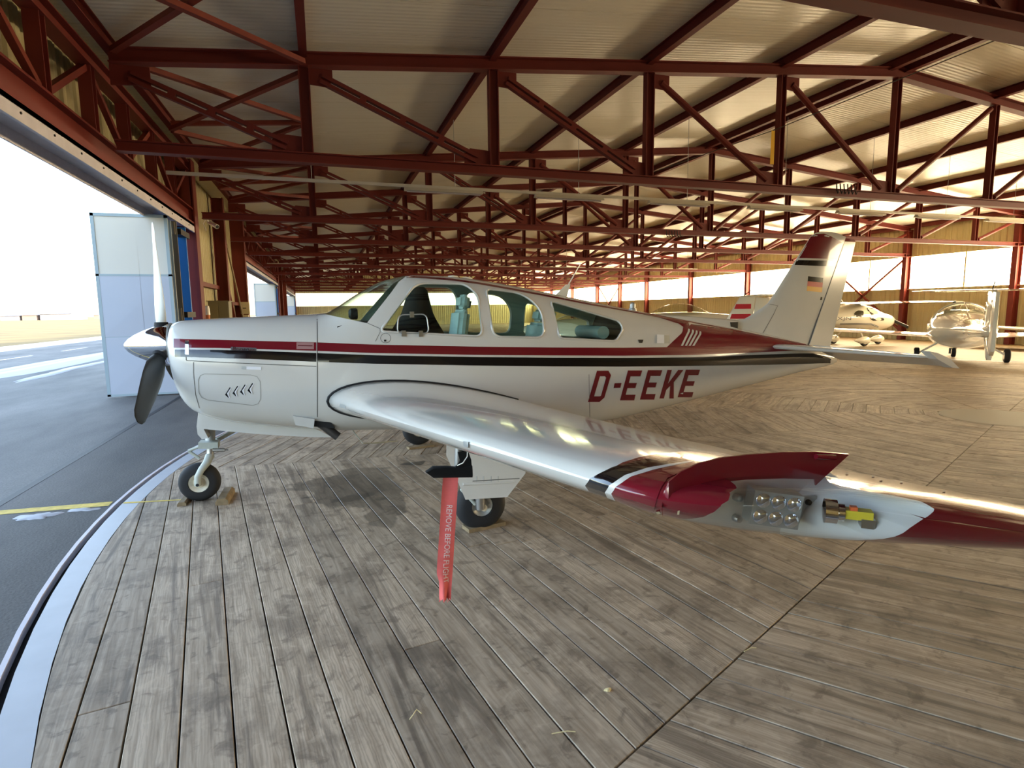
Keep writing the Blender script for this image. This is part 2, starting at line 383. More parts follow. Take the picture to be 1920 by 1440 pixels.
def clip_circle(poly, r):
    # keep the part of a convex polygon inside a circle about the origin (64 half planes near the arc)
    out = poly
    for k in range(200):
        a = 2*PI*k/200; nx, ny = math.cos(a), math.sin(a)
        if max(p[0]*nx+p[1]*ny for p in out) <= r: continue
        new = []
        for i in range(len(out)):
            p, q = out[i], out[(i+1) % len(out)]; dp, dq = r-(p[0]*nx+p[1]*ny), r-(q[0]*nx+q[1]*ny)
            if dp >= 0: new.append(p)
            if dp*dq < 0:
                t = dp/(dp-dq); new.append((lerp(p[0], q[0], t), lerp(p[1], q[1], t)))
        out = new
        if len(out) < 3: return None
    return out
planks = []
W = 0.1868
for s in range(12):
    a0, a1 = math.radians(SEAMS[s]), math.radians(SEAMS[s+1]); bis, half = (a0+a1)/2, (a1-a0)/2
    eb = Vector((math.cos(bis), math.sin(bis))); et = Vector((-math.sin(bis), math.cos(bis))); th = math.tan(half)
    d = R_RING_IN-0.012
    k = 0
    while d > 0.75:
        d0, d1 = d-W+0.006, d
        tmax0, tmax1 = d0*th-0.004, d1*th-0.004
        cuts = [None]
        L_ = 2*tmax0
        rr = random.Random(s*1000+k)
        if L_ > 3.2 and rr.random() < 0.5: cuts = [rr.uniform(-0.3, 0.3)*L_]
        else: cuts = []
        edges = [(-1e9, cuts[0]-0.002), (cuts[0]+0.002, 1e9)] if cuts else [(-1e9, 1e9)]
        for lo, hi in edges:
            poly = [(d0, max(-tmax0, lo)), (d1, max(-tmax1, lo)), (d1, min(tmax1, hi)), (d0, min(tmax0, hi))]
            # in (bisector, tangent) coordinates the circle is centred at 0
            poly = clip_circle(poly, R_RING_IN-0.006)
            if poly: planks.append((poly, eb, et, rr.uniform(-0.0015, 0.0015), rr.uniform(0, 40)))
        d -= W; k += 1
def plank_mesh(mb, poly, eb, et, dz, uo, uvs):
    n = len(poly); cx = sum(p[0] for p in poly)/n; cy = sum(p[1] for p in poly)/n
    P = lambda a, b, z: (TC.x+eb.x*a+et.x*b, TC.y+eb.y*a+et.y*b, z)
    ins = []
    for a, b in poly:
        v = Vector((cx-a, cy-b)); ins.append((a+math.copysign(min(0.0025, abs(v.x)*0.3), v.x), b+math.copysign(min(0.0025, abs(v.y)*0.3), v.y)))
    V = [P(a, b, dz) for a, b in ins]+[P(a, b, dz-0.003) for a, b in poly]+[P(a, b, -0.045) for a, b in poly]
    F = [tuple(range(n))]+[(k, n+k, n+(k+1) % n, (k+1) % n) for k in range(n)]+[(n+k, 2*n+k, 2*n+(k+1) % n, n+(k+1) % n) for k in range(n)]
    flat = ins+poly+poly
    for f in F: uvs += [(flat[i][1]+uo, flat[i][0]+uo*0.37) for i in f]
    mb.add(V, F)
def set_uv(me, uvs):
    uv = me.uv_layers.new(name='UVMap')
    uv.data.foreach_set('uv', [c for p in uvs for c in p])
def vis_area(poly, eb, et):
    pts = []
    for a, b in poly:
        q = proj((TC.x+eb.x*a+et.x*b, TC.y+eb.y*a+et.y*b, 0))
        if q is None: return 0.0 if True else 0
        pts.append((min(max(q[0], 0), 1920), min(max(q[1], 0), 1440)))
    return abs(sum(pts[i][0]*pts[(i+1) % len(pts)][1]-pts[(i+1) % len(pts)][0]*pts[i][1] for i in range(len(pts))))/2
def sub_vis(pl):
    # planks running past the camera: clip to the part in front of it
    poly, eb, et = pl[0], pl[1], pl[2]
    pts = []
    n = len(poly)
    for i in range(n):
        p_, q_ = poly[i], poly[(i+1) % n]
        for t in (0, .25, .5, .75):
            a, b = lerp(p_[0], q_[0], t), lerp(p_[1], q_[1], t); w_ = proj((TC.x+eb.x*a+et.x*b, TC.y+eb.y*a+et.y*b, 0))
            if w_ is not None: pts.append((min(max(w_[0], 0), 1920), min(max(w_[1], 0), 1440)))
    if len(pts) < 3: return 0.0
    return abs(sum(pts[i][0]*pts[(i+1) % len(pts)][1]-pts[(i+1) % len(pts)][0]*pts[i][1] for i in range(len(pts))))/2
planks.sort(key=sub_vis, reverse=True)
for pl in planks[:300]:
    mb = MB(); uvs = []; plank_mesh(mb, *pl, uvs); me = mb.mesh('plank'); set_uv(me, uvs); link('plank', me, M_wood, floor, fix=False)
mb = MB(); uvs = []
for pl in planks[300:]: plank_mesh(mb, *pl, uvs)
me = mb.mesh('plank_field'); set_uv(me, uvs); o = link('plank_field', me, M_wood, floor, fix=False); o['kind'] = 'stuff'
mb = MB(); ring_mesh(mb, R_RING_IN, R_RING_OUT, -0.05, 0.001); build(mb, 'steel_ring', M_ring, floor)
mb = MB(); ring_mesh(mb, R_RING_OUT, R_GAP, -0.058, -0.045); build(mb, 'ring_gap', M_gap, floor)
mb = MB(); ring_mesh(mb, R_GAP, R_RAIL, -0.055, 0.004); build(mb, 'edge_rail', M_trackgrey, floor)
mb = MB(); mb.lathe([(-0.05, 0.74), (0.0, 0.74), (0.004, 0.72), (0.004, 0.0)], (TC.x, TC.y, 0), 'Z', 40); build(mb, 'hub_cover', mat('hub_grey', srgb(150, 140, 120), 0.6), floor)

# ---- apron outside the doors
M_asph = bpy.data.materials.new('worn_asphalt'); M_asph.use_nodes = True
nt = M_asph.node_tree; p = nt.nodes['Principled BSDF']; p.inputs['Roughness'].default_value = 0.75
geo = nd(nt, 'ShaderNodeNewGeometry')
n1 = nd(nt, 'ShaderNodeTexNoise', Scale=0.55, Detail=8.0, Roughness=0.6); n2 = nd(nt, 'ShaderNodeTexNoise', Scale=55.0, Detail=3.0)
mp = nd(nt, 'ShaderNodeMapping'); mp.inputs['Scale'].default_value = (1.5, 0.5, 1); nt.links.new(geo.outputs['Position'], mp.inputs[0]); nt.links.new(mp.outputs[0], n1.inputs['Vector']); nt.links.new(geo.outputs['Position'], n2.inputs['Vector'])
cr = nd(nt, 'ShaderNodeValToRGB'); cr.color_ramp.elements[0].position = 0.32; cr.color_ramp.elements[0].color = srgb(62, 62, 62); cr.color_ramp.elements[1].position = 0.70; cr.color_ramp.elements[1].color = srgb(112, 110, 106)
nt.links.new(n1.outputs['Fac'], cr.inputs[0])
mx = nd(nt, 'ShaderNodeMix'); mx.data_type = 'RGBA'; mx.blend_type = 'OVERLAY'; mx.inputs[0].default_value = 0.55; nt.links.new(cr.outputs[0], mx.inputs[6]); nt.links.new(n2.outputs['Fac'], mx.inputs[7]); nt.links.new(mx.outputs[2], p.inputs['Base Color'])
b = nd(nt, 'ShaderNodeBump', Strength=0.5, Distance=0.006); nt.links.new(n2.outputs['Fac'], b.inputs['Height']); nt.links.new(b.outputs[0], p.inputs['Normal'])
M_asphdark = mat('tar_seam', srgb(22, 22, 25), 0.6)
M_road = mat('taxiway_asphalt', srgb(116, 116, 118), 0.8, noise=0.15, nscale=0.6)
M_concrete = mat('pale_concrete_edge', srgb(186, 180, 168), 0.85, noise=0.1, nscale=1)
M_grass = mat('dry_winter_grass', srgb(128, 108, 62), 0.95, noise=0.35, nscale=0.25, bump=0.6, bscale=3)
mb = MB()
# sheet from the door line outwards; on the hangar side it follows the turntable rail
x_in = TC.x-R_RAIL-0.6
pts = []
N = 60
for k in range(N+1):
    y = lerp(TC.y-R_RAIL-0.6, TC.y+R_RAIL+0.6, k/N)
    dy = y-TC.y
    pts.append((TC.x-math.sqrt(max(R_RAIL**2-dy*dy, 0)) if abs(dy) < R_RAIL else TC.x, y))
a_in = [(x_in-0.001, y) for _, y in pts]
V = [(x_in, Y_NEAR-60, -0.003), (-14.2, Y_NEAR-60, -0.003), (-14.2, 330, -0.003), (x_in, 330, -0.003)]
mb.add(V, [(0, 1, 2, 3)])
apron = struct(build(mb, 'asphalt_apron', M_asph))
# inner strip of asphalt between the rail and the door line, following the rail
mb = MB()
rows = []
for k in range(81):
    a = math.radians(lerp(140, 220, k/80)); rows.append((TC.x+R_RAIL*math.cos(a), TC.y+R_RAIL*math.sin(a)))
V = []; F = []
for i, (x, y) in enumerate(rows): V += [(x, y, -0.001), (min(-2.70, x), y, -0.001)]
for i in range(len(rows)-1): F.append((2*i, 2*i+1, 2*i+3, 2*i+2))
mb.add(V, F)
M_asph2 = M_asph.copy(); M_asph2.name = 'fresh_dark_asphalt'
for n_ in M_asph2.node_tree.nodes:
    if n_.type == 'VALTORGB': n_.color_ramp.elements[0].color = srgb(48, 46, 44); n_.color_ramp.elements[1].color = srgb(94, 90, 86)
build(mb, 'rail_edge_asphalt', M_asph2, apron)
mb = MB(); mb.bb((-2.77, -12, -0.02), (-2.70, 75, 0.001)); build(mb, 'door_track_groove', M_asphdark, apron)
mb = MB(); mb.add([(-9, 6.25, 0.0012), (-9, 6.13, 0.0012), (-1.81, 5.60, 0.0012), (-1.81, 5.72, 0.0012)], [(0, 1, 2, 3)]); build(mb, 'painted_line', M_yellow, apron)
mb = MB(); mb.add([(-1.71, 5.66, 0.0025), (-1.71, 5.62, 0.0025), (-1.18, 5.535, 0.0025), (-1.18, 5.56, 0.0025)], [(0, 1, 2, 3)]); build(mb, 'faded_line', M_yellow, floor)
def blob(cx, cy, rx, ry, z, seed, n=40, rot=0):
    r = random.Random(seed); ph = [r.uniform(0, 6.28) for _ in range(6)]; P = []
    for k in range(n):
        t = 2*PI*k/n; q = 1+0.18*math.sin(2*t+ph[0])+0.13*math.sin(3*t+ph[1])+0.12*math.sin(5*t+ph[2])+0.1*math.sin(9*t+ph[3])
        x, y = rx*q*math.cos(t), ry*q*math.sin(t); P.append((cx+x*math.cos(rot)-y*math.sin(rot), cy+x*math.sin(rot)+y*math.cos(rot), z))
    return P
def snow(name, label, cx, cy, rx, ry, seed, h=0.02, rot=0):
    o_ = blob(cx, cy, rx, ry, -0.004, seed, 48, rot); i_ = [(cx+(x-cx)*0.86, cy+(y-cy)*0.86, h) for x, y, z in o_]
    mb = MB(); n = len(o_); mb.add(o_+i_, [(k, (k+1) % n, n+(k+1) % n, n+k) for k in range(n)]+[tuple(range(n, 2*n))])
    return tag(build(mb, name, M_snow, None, 60), label, 'snow')
snow('snow_strip', 'long strip of old snow along the apron beside the taxiway', -8.7, 26, 0.62, 13, 3, 0.03)
snow('snow_strip', 'thin melting streak of snow on the apron beside the long snow strip', -7.35, 21, 0.22, 3.2, 5, 0.02)
snow('snow_patch', 'small patch of snow beside the yellow line on the asphalt', -2.28, 5.50, 0.14, 0.09, 8, 0.006)
snow('snow_patch', 'thin smear of snow beside the yellow line near the turntable rail', -1.98, 5.56, 0.12, 0.045, 9, 0.004, -0.1)
mb = MB(); mb.bb((-16.6, -90, -0.05), (-14.2, 330, -0.001)); struct(build(mb, 'concrete_shoulder', M_concrete))
for k in range(9):
    mb = MB(); mb.bb((-11.6, 14+k*6, -0.01), (-11.48, 17+k*6, 0.002)); build(mb, 'lane_dash', M_trackgrey, apron)
mb = MB(); mb.add([(-16.6, -150, -0.01), (-900, -150, -0.01), (-900, 900, -0.01), (-16.6, 900, -0.01)], [(0, 1, 2, 3)]); struct(build(mb, 'grass_field', M_grass))
mb = MB(); mb.add([(XR+0.3, -150, -0.05), (300, -150, -0.05), (300, 400, -0.05), (XR+0.3, 400, -0.05)], [(0, 1, 2, 3)]); struct(build(mb, 'snowy_field', M_snow))
# far airfield buildings on the horizon
M_far = mat('far_building_grey', srgb(168, 160, 160), 0.8); M_far2 = mat('far_building_tan', srgb(176, 150, 132), 0.8); M_farroof = mat('far_roof', srgb(140, 140, 150), 0.7)
def far_building(label, px0, px1, ptop, dist, m):
    a = at(px0, 594, 1, dist); b_ = at(px1, 594, 1, dist); h = 1.61+dist*(594-ptop)/FPX
    r = thing('airfield_building', label, 'building', ((a.x+b_.x)/2, dist, 0))
    mb = MB(); mb.bb((a.x, dist, -0.1), (b_.x, dist+18, h*0.8)); build(mb, 'wall', m, r)
    mb = MB(); mb.prism([(a.x-.4, dist-.4, h*0.8), (a.x-.4, dist+18.4, h*0.8), (a.x-.4, dist+9, h)], (b_.x-a.x+.8, 0, 0)); build(mb, 'roof', M_farroof, r)
far_building('low hazy hall at the far left end of the airfield horizon', 0, 36, 591, 300, M_far)
far_building('tan brick hall between two grey halls on the airfield horizon', 41, 68, 590, 300, M_far2)
far_building('long grey hall with a flat roof on the airfield horizon', 75, 134, 588, 300, M_far)
far_building('small distant shed on the horizon beside the open door leaf', 176, 186, 591, 320, M_far2)
# ------------------------------------------------------------------ ceiling
M_ceil = bpy.data.materials.new('ribbed_ceiling_sheet'); M_ceil.use_nodes = True
nt = M_ceil.node_tree; p = nt.nodes['Principled BSDF']; p.inputs['Base Color'].default_value = srgb(228, 222, 204); p.inputs['Roughness'].default_value = 0.36; p.inputs['Specular IOR Level'].default_value = 0.6
geo = nd(nt, 'ShaderNodeNewGeometry'); sx = nd(nt, 'ShaderNodeSeparateXYZ'); nt.links.new(geo.outputs['Position'], sx.inputs[0])
mu = nd(nt, 'ShaderNodeMath', operation='MULTIPLY'); mu.inputs[1].default_value = 2*PI/0.1; nt.links.new(sx.outputs['Y'], mu.inputs[0])
si = nd(nt, 'ShaderNodeMath', operation='SINE'); nt.links.new(mu.outputs[0], si.inputs[0])
b = nd(nt, 'ShaderNodeBump', Strength=0.35, Distance=0.006); nt.links.new(si.outputs[0], b.inputs['Height']); nt.links.new(b.outputs[0], p.inputs['Normal'])
CZ = 0.24         # ceiling sheet sits on the purlins
mb = MB()
for x0, x1 in ((XL-0.9, XRIDGE), (XRIDGE, XR+0.9)):
    z0, z1 = roof_z(x0)+CZ+0.16, roof_z(x1)+CZ+0.16
    mb.add([(x0, Y_NEAR, z0), (x1, Y_NEAR, z1), (x1, Y_FAR, z1), (x0, Y_FAR, z0)], [(0, 1, 2, 3)])
ceiling = struct(build(mb, 'ceiling', M_beige))
PW = 1.0
n_p = int((Y_FAR-Y_NEAR)/PW)
def panel_mesh(x0, x1):
    mb = MB(); z0, z1 = roof_z(x0)+CZ, roof_z(x1)+CZ
    mb.prism([(x0, 0, z0), (x0, PW-0.012, z0), (x0, PW-0.012, z0+0.06), (x0, 0, z0+0.06)], (x1-x0, 0, z1-z0)); return mb.mesh('ceiling_panel')
for x0, x1 in ((XL-0.55, XRIDGE), (XRIDGE, XR+0.55)):
    me = panel_mesh(x0, x1); first = True
    for k in range(n_p):
        o = link('ceiling_panel', me, M_ceil if first else None, ceiling, fix=first); o.location = (0, Y_NEAR+k*PW, 0); first = False

# ------------------------------------------------------------------ trusses
NODES = [XL+0.1, -0.07, 2.95, 5.96, 8.98, 12.05, 15.12, 18.14, 21.15, 24.17, XR-0.1]
ZB = 4.005        # centre line of the bottom chord
def truss(y):
    t = thing('roof_truss', 'red-brown steel lattice roof truss spanning the hangar', 'truss', (XRIDGE, y, ZB), 'roof trusses spanning the hangar')
    def part(name, fn, m=M_steel):
        mb = MB(); fn(mb); return build(mb, name, m, t)
    for a, b_ in ((NODES[0], XRIDGE), (XRIDGE, NODES[-1])):
        part('top_chord', lambda mb: mb.ibeam((a, y, roof_z(a)), (b_, y, roof_z(b_)), 0.18, 0.20))
    part('bottom_chord', lambda mb: mb.ibeam((NODES[0], y, ZB), (NODES[-1], y, ZB), 0.18, 0.155))
    for i, x in enumerate(NODES):
        zt = roof_z(x)-0.1
        if 0 < i < len(NODES)-1:
            w = 0.165 if i < 4 or i > 6 else 0.13
            part('post', lambda mb: mb.ibeam((x, y, ZB+0.07), (x, y, zt), 0.14, w, up=(1, 0, 0)))
        # gusset plates
        if i < 5:
            if i > 0: part('gusset_plate', lambda mb: mb.prism([(x+0.06, y-0.012, zt), (x+0.42, y-0.012, zt), (x+0.42, y-0.012, zt-0.16), (x+0.34, y-0.012, zt-0.26), (x+0.06, y-0.012, zt-0.24)], (0, 0.024, 0)))
            else: part('gusset_plate', lambda mb: mb.prism([(x, y-0.012, zt), (x+0.5, y-0.012, zt), (x+0.5, y-0.012, zt-0.24), (x, y-0.012, zt-0.28)], (0, 0.024, 0)))
        if 0 < i < 6: part('gusset_plate', lambda mb: mb.prism([(x-0.06, y-0.012, ZB+0.07), (x-0.52, y-0.012, ZB+0.07), (x-0.52, y-0.012, ZB+0.24), (x-0.42, y-0.012, ZB+0.34), (x-0.06, y-0.012, ZB+0.32)], (0, 0.024, 0)))
    for i in range(10):
        if i < 5: p0 = (NODES[i]+0.25, y, roof_z(NODES[i])-0.24); p1 = (NODES[i+1]-0.3, y, ZB+0.17)
        else: p0 = (NODES[i+1]-0.15, y, roof_z(NODES[i+1])-0.18); p1 = (NODES[i]+0.2, y, ZB+0.14)
        if i < 3:
            d = Vector(p1)-Vector(p0); nrm = Vector((-d.z, 0, d.x)).normalized()
            def dbl(mb):
                for s in (-1, 1):
                    o_ = nrm*(0.047*s); mb.beam(Vector(p0)+o_, Vector(p1)+o_, 0.056, 0.10, (0, 1, 0.001))
                for q in (0.25, 0.5, 0.75):
                    c = Vector(p0).lerp(Vector(p1), q); e = d.normalized()*0.05; mb.beam(c-e, c+e, 0.05, 0.10, (0, 1, 0.001))
            part('diagonal_brace', dbl)
        else: part('diagonal_brace', lambda mb: mb.tube([p0, p1], 0.062, 10))
    return t
t0 = truss(TY[0])
trusses = [t0]
ORD = ['second', 'third', 'fourth', 'fifth', 'sixth', 'seventh', 'eighth', 'ninth', 'tenth', 'eleventh']
t0['label'] = 'red-brown lattice roof truss nearest above the near wing tip'
for i_, y in enumerate(TY[1:]+TY_BACK[:1]):
    lab = 'red-brown lattice roof truss with the yellow strip hanging beside its post' if i_ == 0 else 'red-brown lattice roof truss over the wall end behind the near wing tip' if y < 0 else 'red-brown lattice roof truss, %s one counting on from the yellow strip' % ORD[i_-1]
    trusses.append(dup(t0, (0, y-TY[0], 0), lab))
# purlins along the hangar (two at the ridge)
for x, lab in zip([XL+0.12]+NODES[1:5]+[XRIDGE-0.22, XRIDGE+0.22]+NODES[6:10]+[XR-0.12], ['eaves purlin above the door girder', 'first purlin in from the open doors', 'second purlin in from the open doors', 'third purlin in from the open doors', 'fourth purlin in from the open doors', 'ridge purlin on the door side of the gap', 'ridge purlin on the window side of the gap', 'first purlin past the ridge', 'second purlin past the ridge', 'third purlin past the ridge', 'fourth purlin past the ridge', 'eaves purlin above the window wall']):
    z = roof_z(x)+0.145
    mb = MB(); mb.ibeam((x, Y_NEAR, z), (x, Y_FAR, z), 0.12, 0.19)
    tag(build(mb, 'purlin', M_steel), 'red-brown steel roof beam, '+lab, 'roof beam')
# flat wind bracing in the roof plane of the first bays
def brace(x0, y0, x1, y1, lab, dz=0.0):
    mb = MB(); mb.beam((x0, y0, roof_z(x0)+0.02+dz), (x1, y1, roof_z(x1)+0.02+dz), 0.09, 0.07); mb.beam((x0, y0, roof_z(x0)+0.06+dz), (x1, y1, roof_z(x1)+0.06+dz), 0.02, 0.03)
    tag(build(mb, 'wind_brace', M_steel_l), lab, 'brace')
for i, (a, b_) in enumerate(((3.75, 9.9), (9.9, 16.16), (16.16, 20.82), (25.52, 31.72))):
    nm = ['of the first roof bay', 'of the second roof bay', 'of the third roof bay', 'of the fifth roof bay'][i]
    m_ = (a+b_)/2
    brace(XL+0.2, a+0.15, NODES[1], m_, 'orange-red roof brace starting at the nearer truss '+nm)
    brace(NODES[1], m_, XL+0.2, b_-0.15, 'orange-red roof brace running to the farther truss '+nm)
    brace(XL+0.2, m_, NODES[1], m_+0.02, 'straight red roof strut across the middle '+nm)
    brace(XL+0.2, m_-0.05, NODES[1], a+0.2, 'orange-red crossing brace near the eaves '+nm, -0.115)
    brace(XL+0.2, m_+0.05, NODES[1], b_-0.2, 'second orange-red crossing brace near the eaves '+nm, -0.115)

# ------------------------------------------------------------------ door side wall
def corrugated(mb, x, y0, y1, z0, z1, pitch=0.25, depth=0.035, sgn=1, axis='Y', mi=0):
    n = int(round((y1-y0)/pitch)); P = []
    for k in range(n):
        y = y0+k*(y1-y0)/n; q = (y1-y0)/n
        P += [(0, y), (0, y+q*0.30), (depth*sgn, y+q*0.42), (depth*sgn, y+q*0.88)]
    P.append((0, y1))
    V = []; F = []
    for d, y in P:
        for z in (z0, z1): V.append((x+d, y, z) if axis == 'Y' else (y, x+d, z))
    for i in range(len(P)-1): F.append((2*i, 2*i+2, 2*i+3, 2*i+1))
    mb.add(V, F, mi)
XW = -3.25
mb = MB()
corrugated(mb, XW, Y_NEAR, Y_FAR, DOOR_TOP+0.1, roof_z(XW)+0.35)
segs = [(-11.85, -2.45), (16.16, 25.52), (44.2, 53.6), (72.3, 73.0)]
for a, b_ in segs: corrugated(mb, XW, a, b_, -0.02, DOOR_TOP+0.1)
wall_left = struct(build(mb, 'wall_left', M_beige))
# lattice girder, beam and door track above each opening
for di, (a, b_) in enumerate(((-2.43, 15.78), (25.57, 44.13), (53.67, 72.23))):     # between the column faces
    w = ['the opening beside the white plane', 'the second opening along the hangar', 'the farthest opening along the hangar'][di]
    g = thing('door_girder', 'red-brown lattice girder above '+w, 'girder', (XL-0.2, (a+b_)/2, DOOR_TOP+0.2))
    mb = MB(); mb.bb((XL-0.24, a, DOOR_TOP+0.20), (XL-0.02, b_, DOOR_TOP+0.24)); mb.bb((XL-0.14, a, DOOR_TOP+0.24), (XL-0.12, b_, DOOR_TOP+0.56)); mb.bb((XL-0.24, a, DOOR_TOP+0.53), (XL-0.02, b_, DOOR_TOP+0.56)); build(mb, 'bottom_beam', M_steel, g)
    mb = MB(); mb.ibeam((XL-0.13, a, roof_z(XL)-0.12), (XL-0.13, b_, roof_z(XL)-0.12), 0.2, 0.22); build(mb, 'top_beam', M_steel, g)
    mb = MB(); mb.bb((XL-0.45, a, DOOR_TOP+0.14), (XL-0.02, b_, DOOR_TOP+0.20)); mb.bb((XL-0.05, a, DOOR_TOP), (XL-0.02, b_, DOOR_TOP+0.20)); mb.bb((XL-0.45, a, DOOR_TOP-0.02), (XL-0.43, b_, DOOR_TOP+0.20)); build(mb, 'door_track', M_trackgrey, g)
    n = 12; st = (b_-a)/n
    if di == 0:
        for k in range(40):
            y = 4.2+k*0.78
            if y < b_: mb = MB(); mb.lathe([(0, 0.014), (0.012, 0.014), (0.016, 0.0)], (XL-0.02, y, DOOR_TOP+0.09), 'X', 8); build(mb, 'track_bolt', M_iron, g)
    for k in range(n+1):
        y = a+k*st
        mb = MB(); mb.ibeam((XL-0.13, y, DOOR_TOP+0.56), (XL-0.13, y, roof_z(XL)-0.22), 0.16, 0.16, up=(0, 1, 0)); build(mb, 'post', M_steel, g)
        if k < n:
            z0, z1 = DOOR_TOP+0.6, roof_z(XL)-0.26
            if k % 2 == 0: z0, z1 = z1, z0
            mb = MB(); mb.beam((XL-0.13, y+0.08, z0), (XL-0.13, y+st-0.08, z1), 0.08, 0.08, (1, 0, 0)); build(mb, 'diagonal_brace', M_steel if k % 3 else M_steel_l, g)
# columns on the door side
def column(x0, x1, y, w, zt, lab):
    mb = MB(); xc = (x0+x1)/2
    mb.bb((x0, y-w/2, -0.05), (x0+0.02, y+w/2, zt)); mb.bb((x1-0.02, y-w/2, -0.05), (x1, y+w/2, zt)); mb.bb((x0, y-0.01, -0.05), (x1, y+0.01, zt)); mb.bb((x0-0.04, y-w/2-.04, -0.05), (x1+0.04, y+w/2+0.04, 0.015))
    return tag(build(mb, 'steel_column', M_steel), lab, 'column')
def box_column(x0, x1, y, w, zt, lab):
    mb = MB(); mb.bb((x0, y-w/2, -0.05), (x1, y+w/2, zt)); mb.bb((x1-0.01, y-w/2-0.03, -0.05), (x1+0.02, y+w/2+0.03, zt)); mb.bb((x0-0.04, y-w/2-.05, -0.05), (x1+0.05, y+w/2+0.05, 0.015))
    return tag(build(mb, 'steel_column', M_steel), lab, 'column')
ZT = roof_z(XL)+0.05
box_column(-3.22, -2.76, 15.95, 0.34, ZT, 'dark red box column beside the nearest folded door leaf')
column(-3.12, -2.78, 20.75, 0.30, ZT, 'dark red column between the beige wall panels behind the cabinet')
box_column(-3.24, -2.76, 25.4, 0.34, ZT, 'dark red box column at the near side of the second opening')
box_column(-3.22, -2.76, 44.3, 0.34, ZT, 'dark red box column at the far side of the second opening')
column(-3.12, -2.78, 48.9, 0.30, ZT, 'dark red column in the far stretch of beige wall')
box_column(-3.24, -2.76, 53.5, 0.34, ZT, 'dark red box column at the near side of the farthest opening')
box_column(-3.24, -2.76, 72.4, 0.34, ZT, 'dark red box column at the hangar corner past the farthest opening')
box_column(-3.22, -2.76, -2.6, 0.34, ZT, 'dark red box column at the near end of the opening beside the plane')
def girt(y0, y1, z, lab):
    mb = MB(); mb.bb((-3.18, y0, z-0.06), (-3.04, y1, z+0.06)); tag(build(mb, 'wall_girt', M_steel), lab, 'beam')
girt(16.12, 20.6, 2.45, 'red horizontal wall rail between the box column and the next column')
girt(20.9, 25.24, 2.0, 'red horizontal wall rail beside the second opening')
mb = MB(); mb.beam((-3.0, 20.9, 3.6), (-3.0, 24.4, 0.3), 0.10, 0.10, (1, 0, 0)); tag(build(mb, 'wall_brace', M_steel), 'red diagonal brace leaning across the beige wall', 'brace')
mb = MB(); mb.beam((-2.7, 24.9, 0.0), (-3.0, 22.5, 4.0), 0.16, 0.04, (1, 0, 0)); tag(build(mb, 'timber_board', M_chock), 'tall brown timber board leaning against the wall by the second opening', 'board')

# ---- folding door leaves
def door_leaf(name, y, label, full=True, i=1):
    r = bpy.data.objects.new(name, None); COL.objects.link(r); r.location = (-3.4, y, 0); struct(r); r['label'] = label
    x0, x1, t = -4.09, -2.79, 0.05
    mb = MB()
    for a, b_ in (((x0, y, 0.02), (x0+0.06, y+t, 3.56)), ((x1-0.06, y, 0.02), (x1, y+t, 3.56)), ((x0, y, 3.50), (x1, y+t, 3.56)), ((x0, y, 0.02), (x1, y+t, 0.06)), ((x0, y, 2.37), (x1, y+t, 2.41)), ((x0+0.03, y+0.006, 1.17), (x1-0.03, y+0.04, 1.21))): mb.bb(a, b_)
    build(mb, 'leaf_frame', M_leafframe, r)
    mb = MB(); mb.bb((x0+0.06, y+0.015, 2.41), (x1-0.06, y+0.03, 3.50)); build(mb, 'pane', M_pane, r)
    for z0, z1 in ((0.06, 1.185), (1.195, 2.37)):
        # cross-broken sheet: four facets rising to the middle
        xa, xb = x0+0.03, x1-0.03; c = ((xa+xb)/2, y-0.012, (z0+z1)/2)
        mb = MB(); mb.add([(xa, y+0.004, z0), (xb, y+0.004, z0), (xb, y+0.004, z1), (xa, y+0.004, z1), c], [(0, 1, 4), (1, 2, 4), (2, 3, 4), (3, 0, 4)]); mb.bb((xa, y+0.005, z0), (xb, y+0.03, z1)); build(mb, 'sheet_panel', M_leaf, r)
    if full:
        # the leaves folded behind it, seen edge on
        mb = MB(); mb.bb((-3.9, y+0.30, 0.02), (-2.80, y+0.35, 3.50)); build(mb, 'folded_leaf', M_leafframe, r)
        mb = MB(); mb.bb((-3.9, y+0.75, 0.02), (-2.79, y+0.80, 3.55)); build(mb, 'folded_leaf', M_hinge, r)
        mb = MB(); mb.bb((-3.9, y+1.45, 0.02), (-2.76, y+1.52, 3.52)); build(mb, 'folded_leaf', M_blue, r)
        for z in (0.35, 1.55, 3.3):
            mb = MB(); mb.bb((-2.90, y+0.9, z), (-2.74, y+1.75, z+0.12)); build(mb, 'hinge', M_iron, r)
            mb = MB(); mb.tube([(-2.79, y+0.5, z-0.05), (-2.79, y+0.5, z+0.2)], 0.03, 8); build(mb, 'hinge_pin', M_hinge, r)
    return r
door_leaf('door_1', 13.2, 'folded-back door leaf with a frosted pane over two pale blue sheets')
door_leaf('door_2', 41.3, 'pale folded door leaf in the second opening along the hangar')
door_leaf('door_3', 69.4, 'pale folded door leaf in the farthest opening')

